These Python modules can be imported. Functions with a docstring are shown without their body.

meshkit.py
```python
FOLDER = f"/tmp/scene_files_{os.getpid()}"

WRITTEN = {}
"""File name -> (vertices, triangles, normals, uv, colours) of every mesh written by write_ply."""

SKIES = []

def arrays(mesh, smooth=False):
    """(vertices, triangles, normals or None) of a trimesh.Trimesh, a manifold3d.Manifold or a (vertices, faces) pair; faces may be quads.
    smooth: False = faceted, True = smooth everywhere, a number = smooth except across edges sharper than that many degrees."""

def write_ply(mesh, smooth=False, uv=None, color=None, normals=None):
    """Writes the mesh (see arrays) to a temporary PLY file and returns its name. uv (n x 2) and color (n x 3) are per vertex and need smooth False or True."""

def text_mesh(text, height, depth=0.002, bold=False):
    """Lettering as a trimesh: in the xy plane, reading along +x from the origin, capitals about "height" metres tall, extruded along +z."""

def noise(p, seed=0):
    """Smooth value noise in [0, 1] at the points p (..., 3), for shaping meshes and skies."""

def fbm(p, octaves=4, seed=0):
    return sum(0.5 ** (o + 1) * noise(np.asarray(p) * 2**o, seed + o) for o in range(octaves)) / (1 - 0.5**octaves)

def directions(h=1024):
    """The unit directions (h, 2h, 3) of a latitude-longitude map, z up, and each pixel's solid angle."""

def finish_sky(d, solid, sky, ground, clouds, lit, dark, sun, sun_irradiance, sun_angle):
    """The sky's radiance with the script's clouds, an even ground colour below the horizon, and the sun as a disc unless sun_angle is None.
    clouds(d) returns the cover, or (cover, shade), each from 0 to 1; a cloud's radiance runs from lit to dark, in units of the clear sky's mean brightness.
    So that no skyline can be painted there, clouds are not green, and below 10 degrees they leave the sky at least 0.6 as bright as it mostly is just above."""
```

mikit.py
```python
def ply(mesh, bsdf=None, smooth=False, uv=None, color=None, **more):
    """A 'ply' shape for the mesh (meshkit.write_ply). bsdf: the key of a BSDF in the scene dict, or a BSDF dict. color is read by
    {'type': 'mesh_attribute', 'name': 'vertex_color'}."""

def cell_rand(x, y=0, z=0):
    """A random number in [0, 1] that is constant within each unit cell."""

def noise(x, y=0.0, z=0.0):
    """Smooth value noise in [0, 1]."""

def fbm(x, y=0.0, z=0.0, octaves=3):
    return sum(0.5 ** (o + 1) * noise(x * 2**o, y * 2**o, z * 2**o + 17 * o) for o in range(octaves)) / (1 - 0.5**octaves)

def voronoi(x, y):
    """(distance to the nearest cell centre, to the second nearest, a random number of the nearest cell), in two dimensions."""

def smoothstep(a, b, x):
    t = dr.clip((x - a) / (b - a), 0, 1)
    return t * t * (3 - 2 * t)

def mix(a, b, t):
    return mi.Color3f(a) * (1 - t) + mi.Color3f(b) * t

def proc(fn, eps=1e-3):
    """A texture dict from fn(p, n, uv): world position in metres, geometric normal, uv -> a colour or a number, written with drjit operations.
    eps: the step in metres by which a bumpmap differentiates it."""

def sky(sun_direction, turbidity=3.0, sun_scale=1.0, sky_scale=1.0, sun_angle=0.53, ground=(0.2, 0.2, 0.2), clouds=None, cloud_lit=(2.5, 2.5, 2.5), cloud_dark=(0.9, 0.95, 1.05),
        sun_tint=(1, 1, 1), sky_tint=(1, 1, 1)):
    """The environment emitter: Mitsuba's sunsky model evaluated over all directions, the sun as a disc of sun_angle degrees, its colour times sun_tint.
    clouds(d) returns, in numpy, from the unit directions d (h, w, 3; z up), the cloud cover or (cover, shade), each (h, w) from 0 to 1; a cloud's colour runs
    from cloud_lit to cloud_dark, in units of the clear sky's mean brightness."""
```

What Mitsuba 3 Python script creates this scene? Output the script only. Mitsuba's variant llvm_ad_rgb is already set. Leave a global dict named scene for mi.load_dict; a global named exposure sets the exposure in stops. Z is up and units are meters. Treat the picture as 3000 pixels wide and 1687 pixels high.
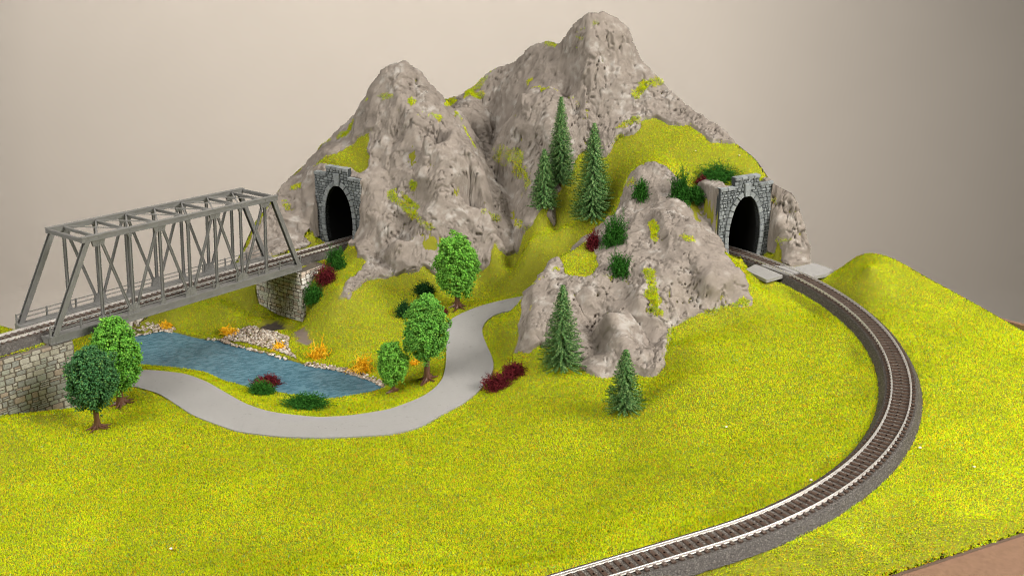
import math
import numpy as np, trimesh, shapely, drjit as dr, mitsuba as mi
import mikit, meshkit
from shapely.geometry import Polygon, box as sbox
from shapely.ops import unary_union
from scipy.interpolate import RBFInterpolator, LinearNDInterpolator, griddata
from scipy.ndimage import gaussian_filter, map_coordinates, zoom

# A model railway diorama in HO scale, built at its real size (about 1.2 m wide). z is up, metres.
T = mi.ScalarTransform4f
scene, labels = {'type': 'scene'}, {}
rng = np.random.default_rng(7)

# ---------------------------------------------------------------- camera, light, exposure
CAM = np.array([0, -1.1, .4936]); PITCH = math.radians(17.248)
scene['camera'] = {'type': 'perspective', 'fov': 50.80, 'fov_axis': 'x', 'near_clip': .02, 'far_clip': 30.0, 'principal_point_offset_y': 156.0 / 1687,
    'to_world': T().look_at(origin=CAM.tolist(), target=[0, CAM[1] + math.cos(PITCH), CAM[2] - math.sin(PITCH)], up=[0, 0, 1])}
exposure = 0.13

def softbox(key, label, pos, aim, w, h, L):
    scene[key] = {'type': 'rectangle', 'to_world': T().look_at(origin=pos, target=aim, up=[0, .01, 1]) @ T().scale([w / 2, h / 2, 1]),
                  'emitter': {'type': 'area', 'radiance': {'type': 'rgb', 'value': L}}, 'bsdf': {'type': 'diffuse', 'reflectance': {'type': 'rgb', 'value': .7}}}
    labels[key] = {'label': label, 'category': 'studio lamp'}

softbox('studio_softbox', 'large key softbox standing on the curved track side', [1.95, -.80, 1.45], [.0, .03, .02], 1.15, 1.15, [27, 25.6, 23.6])
softbox('studio_softbox_001', 'fill softbox standing beside the camera on the bridge side', [-1.15, -1.0, 1.1], [.0, .0, .02], 1.1, 1.1, [7.6, 7.25, 6.8])
softbox('studio_softbox_002', 'overhead softbox hanging flat above the diorama', [-.1, -.35, 2.3], [-.05, .05, 0], 1.5, 1.3, [3.4, 3.3, 3.1])
scene['backdrop_lamp'] = {'type': 'spot', 'to_world': T().look_at(origin=[-.80, .95, 2.6], target=[-.72, 4.4, -.15], up=[0, 0, 1]), 'cutoff_angle': 40.5, 'beam_width': 21.0,
                          'intensity': {'type': 'rgb', 'value': [52, 48.2, 43.8]}}

# ---------------------------------------------------------------- helpers
def fbm(p, o=3, s=0): return meshkit.fbm(p, o, s)
def nz(p, s=0): return meshkit.noise(p, s)
def sstep(a, b, x):
    t = np.clip((x - a) / (b - a), 0, 1); return t * t * (3 - 2 * t)
_used = {}
def num(name, parent=None):
    base = name if parent is None else parent + '__' + name
    n = _used.get(base, 0); _used[base] = n + 1
    return base if n == 0 else f'{base}_{n:03d}'
def tag(key, label=None, cat=None, group=None, kind=None):
    labels[key] = {k: v for k, v in (('label', label), ('category', cat), ('group', group), ('kind', kind)) if v}
def thing(name, label, cat, group=None):
    k = num(name); tag(k, label, cat, group); return k
def put(name, mesh, bsdf, parent=None, smooth=False, color=None, normals=None, to_world=None):
    key = num(name, parent)
    if isinstance(mesh, dict): d = dict(mesh)
    else:
        path = meshkit.write_ply(mesh, smooth, None, color, normals)
        d = {'type': 'ply', 'filename': path, 'face_normals': meshkit.WRITTEN[path][2] is None}
    d['bsdf'] = {'type': 'ref', 'id': bsdf}
    if to_world is not None: d['to_world'] = T(to_world)
    scene[key] = d
    return key
def struct(name, label, mesh, bsdf, **k):
    key = put(name, mesh, bsdf, **k); tag(key, label, kind='structure'); return key
def stuff(name, label, cat, mesh, bsdf, **k):
    key = put(name, mesh, bsdf, **k); tag(key, label, cat, kind='stuff'); return key
def bar(p, q, w, h, up=(0, 0, 1)):
    """A bar of section w (sideways) x h (along up) from p to q, (v, f)."""
    p, q = np.array(p, float), np.array(q, float); d = q - p; d /= np.linalg.norm(d)
    s = np.cross(d, up)
    if np.linalg.norm(s) < 1e-6: s = np.cross(d, (0, 1, 0))
    s /= np.linalg.norm(s); t = np.cross(s, d)
    c = [a * s * w / 2 + b * t * h / 2 for a, b in ((-1, -1), (1, -1), (1, 1), (-1, 1))]
    v = np.array([p + x for x in c] + [q + x for x in c])
    f = np.array([[0, 3, 2], [0, 2, 1], [4, 5, 6], [4, 6, 7]] + [x for i in range(4) for x in ([i, (i + 1) % 4, (i + 1) % 4 + 4], [i, (i + 1) % 4 + 4, i + 4])])
    return v, f
def box(x0, x1, y0, y1, z0, z1): return bar(((x0 + x1) / 2, (y0 + y1) / 2, z0), ((x0 + x1) / 2, (y0 + y1) / 2, z1), abs(x1 - x0), abs(y1 - y0), (0, 1, 0))
def join(parts):
    vs, fs, n = [], [], 0
    for v, f in parts:
        vs.append(v); fs.append(np.asarray(f) + n); n += len(v)
    return np.vstack(vs), np.vstack(fs)
def xf(m, M):
    v, f = m; return v @ M[:3, :3].T + M[:3, 3], f
def frame(o, x, y, z):
    M = np.eye(4); M[:3, 0], M[:3, 1], M[:3, 2], M[:3, 3] = x, y, z, o; return M
def prism(poly, y0, y1, inset=0.0):
    """A shapely polygon (x, z) as a slab from y0 (back) to y1 (front, bevelled by inset)."""
    v2, f2 = trimesh.creation.triangulate_polygon(poly, engine='earcut'); v2 = np.asarray(v2); n = len(v2)
    c = np.array(poly.representative_point().coords[0])
    front = v2 + (c - v2) / np.maximum(np.linalg.norm(c - v2, axis=1, keepdims=True), 1e-9) * inset if inset else v2
    v = np.vstack([np.c_[v2[:, 0], np.full(n, y0), v2[:, 1]], np.c_[front[:, 0], np.full(n, y1), front[:, 1]]])
    e = np.sort(np.vstack([f2[:, [0, 1]], f2[:, [1, 2]], f2[:, [2, 0]]]), 1)
    d = np.vstack([f2[:, [0, 1]], f2[:, [1, 2]], f2[:, [2, 0]]])
    _, inv, cnt = np.unique(e, axis=0, return_inverse=True, return_counts=True)
    d = d[cnt[inv.ravel()] == 1]
    f = np.vstack([f2, f2[:, ::-1] + n, np.c_[d[:, 0], d[:, 0] + n, d[:, 1] + n], np.c_[d[:, 0], d[:, 1] + n, d[:, 1]]])
    m = trimesh.Trimesh(v, f, process=False)
    if m.volume < 0: f = f[:, ::-1]
    return v, f
def tubes(paths, sides=3):
    """Tapered thin tubes: paths is (n, k, 4) of x y z radius."""
    P = np.asarray(paths, float); n, k, _ = P.shape
    d = np.gradient(P[:, :, :3], axis=1); d /= np.maximum(np.linalg.norm(d, axis=2, keepdims=True), 1e-9)
    a = np.cross(d, [.31, .52, .79]); a /= np.linalg.norm(a, axis=2, keepdims=True); b = np.cross(d, a)
    th = np.arange(sides) * 2 * np.pi / sides
    v = P[:, :, None, :3] + P[:, :, None, 3:] * (a[:, :, None] * np.cos(th)[:, None] + b[:, :, None] * np.sin(th)[:, None])
    idx = np.arange(n * k * sides).reshape(n, k, sides); j = np.roll(idx, -1, 2)
    f = np.concatenate([np.stack([idx[:, :-1], j[:, :-1], j[:, 1:]], -1).reshape(-1, 3), np.stack([idx[:, :-1], j[:, 1:], idx[:, 1:]], -1).reshape(-1, 3)])
    return v.reshape(-1, 3), f
def clumps(centers, radii, seed=0, sub=0, squash=1.0):
    r = np.random.default_rng(seed); s = trimesh.creation.icosphere(subdivisions=sub) if sub >= 0 else trimesh.convex.convex_hull(np.vstack([np.eye(3), -np.eye(3)])); n, m = len(centers), len(s.vertices)
    v = s.vertices[None] * (1 + .35 * r.uniform(-1, 1, (n, m, 1))) * radii[:, None, None] * np.array([1, 1, squash])
    v = v + np.asarray(centers)[:, None]
    f = s.faces[None] + (np.arange(n) * m)[:, None, None]
    return v.reshape(-1, 3), f.reshape(-1, 3), m

# ---------------------------------------------------------------- materials
def rgb(*c): return {'type': 'rgb', 'value': list(c)}
def tex(fn): return mikit.proc(fn)
VC = {'type': 'mesh_attribute', 'name': 'vertex_color'}
def two(b): return {'type': 'twosided', 'bsdf': b}
scene['m_vertex'] = two({'type': 'diffuse', 'reflectance': VC})
scene['m_foliage'] = two({'type': 'principled', 'base_color': VC, 'roughness': .55, 'specular': .35})
scene['m_bridge'] = two({'type': 'principled', 'base_color': tex(lambda p, n, uv: mix_((.108, .107, .103), (.146, .145, .139), mikit.fbm(p.x * 90, p.y * 90, p.z * 90))), 'roughness': .42, 'specular': .5})
def mix_(a, b, t): return mikit.mix(a, b, t)
scene['m_rail'] = two({'type': 'principled', 'base_color': rgb(.80, .78, .74), 'metallic': .78, 'roughness': .33})
scene['m_rail_blackened'] = two({'type': 'principled', 'base_color': rgb(.1, .09, .078), 'metallic': .6, 'roughness': .35})
scene['m_sleeper'] = two({'type': 'principled', 'base_color': tex(lambda p, n, uv: mix_((.032, .018, .012), (.066, .040, .027), mikit.fbm(p.x * 700, p.y * 250, p.z * 200))), 'roughness': .5})
scene['m_stud'] = {'type': 'diffuse', 'reflectance': rgb(.012, .011, .01)}
def ballast_h(p, n, uv):
    d1, d2, c = mikit.voronoi(p.x * 800, p.y * 800 + p.z * 500); return (1 - d1) * .0005
def ballast_c(p, n, uv):
    d1, d2, c = mikit.voronoi(p.x * 800, p.y * 800 + p.z * 500)
    return mix_((.024, .020, .017), mikit.mix((.048, .041, .035), (.105, .094, .081), mikit.smoothstep(.6, 1, c)), mikit.smoothstep(.75, .2, d1))
scene['m_ballast'] = two({'type': 'bumpmap', 'arbitrary': mikit.proc(ballast_h, eps=2e-4), 'scale': 1.0, 'bsdf': {'type': 'principled', 'base_color': tex(ballast_c), 'roughness': .55}})
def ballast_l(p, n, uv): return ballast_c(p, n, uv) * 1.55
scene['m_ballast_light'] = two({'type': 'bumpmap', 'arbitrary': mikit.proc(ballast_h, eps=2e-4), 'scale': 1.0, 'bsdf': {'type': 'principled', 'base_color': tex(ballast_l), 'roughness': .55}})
def road_c(p, n, uv):
    g = mikit.noise(p.x * 900, p.y * 900, p.z * 100); b = mikit.fbm(p.x * 14, p.y * 14, 3.0)
    return mix_((.205, .200, .194), (.255, .249, .241), .55 * b + .45 * g) * mikit.mix((.86, .86, .86), (1, 1, 1), mikit.smoothstep(.05, .12, mikit.noise(p.x * 260, p.y * 420, 9.0)))
scene['m_road'] = two({'type': 'principled', 'base_color': tex(road_c), 'roughness': .72, 'specular': .3})
def ripple(p):
    u, v = p.x * .94 + p.y * .34, p.y * .94 - p.x * .34
    return mikit.fbm(u * 200 + 1.2 * mikit.noise(p.x * 60, p.y * 60), v * 480, 0.0, octaves=2)
def water_h(p, n, uv):
    return ripple(p) * .0012
def water_c(p, n, uv):
    return mix_((.040, .105, .145), (.085, .175, .22), mikit.smoothstep(.2, .8, ripple(p)))
scene['m_water'] = two({'type': 'bumpmap', 'arbitrary': mikit.proc(water_h, eps=6e-4), 'scale': 1.0, 'bsdf': {'type': 'principled', 'base_color': tex(water_c), 'roughness': .38, 'specular': .4}})
scene['m_trunk'] = two({'type': 'principled', 'base_color': tex(lambda p, n, uv: mix_((.06, .026, .016), (.12, .055, .035), mikit.fbm(p.x * 900, p.y * 900, p.z * 160))), 'roughness': .38})
scene['m_lining'] = two({'type': 'diffuse', 'reflectance': rgb(.012, .012, .012)})
scene['m_mortar'] = {'type': 'diffuse', 'reflectance': rgb(.115, .10, .08)}
scene['m_joint'] = {'type': 'diffuse', 'reflectance': rgb(.045, .05, .052)}
def stone_mat(key, a, b, f=420, rough=.75):
    scene[key] = two({'type': 'principled', 'base_color': tex(lambda p, n, uv: mix_(a, b, mikit.fbm(p.x * f, p.y * f, p.z * f))), 'roughness': rough, 'specular': .3})
WALLM = [('m_wall_stone', (.19, .175, .14), (.31, .295, .24)), ('m_wall_stone_green', (.17, .175, .145), (.28, .285, .24)), ('m_wall_stone_rust', (.20, .155, .115), (.31, .26, .21)), ('m_wall_stone_grey', (.155, .155, .14), (.26, .262, .24)), ('m_wall_stone_pale', (.24, .225, .19), (.37, .352, .30))]
PIERM = [('m_pier_stone', (.44, .40, .35), (.62, .58, .52)), ('m_pier_stone_pale', (.52, .50, .46), (.70, .68, .63)), ('m_pier_stone_rust', (.38, .30, .24), (.54, .47, .4)), ('m_pier_stone_green', (.40, .41, .35), (.56, .57, .51)), ('m_pier_stone_grey', (.38, .36, .33), (.54, .52, .49))]
PORTM = [('m_portal_stone', (.105, .118, .122), (.20, .215, .22)), ('m_portal_stone_light', (.14, .155, .16), (.25, .268, .272)), ('m_portal_stone_dark', (.08, .092, .096), (.165, .18, .184))]
for k, a, b in WALLM + PIERM + PORTM: stone_mat(k, a, b)
scene['m_backdrop'] = two({'type': 'diffuse', 'reflectance': tex(lambda p, n, uv: mix_((.60, .56, .51), (.62, .58, .53), mikit.fbm(p.x * 3, p.y * 3, p.z * 3)))})
scene['m_board'] = two({'type': 'principled', 'base_color': tex(lambda p, n, uv: mix_((.13, .072, .045), (.19, .11, .07), mikit.fbm(p.x * 300, p.y * 300, p.z * 60))), 'roughness': .6})

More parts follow.
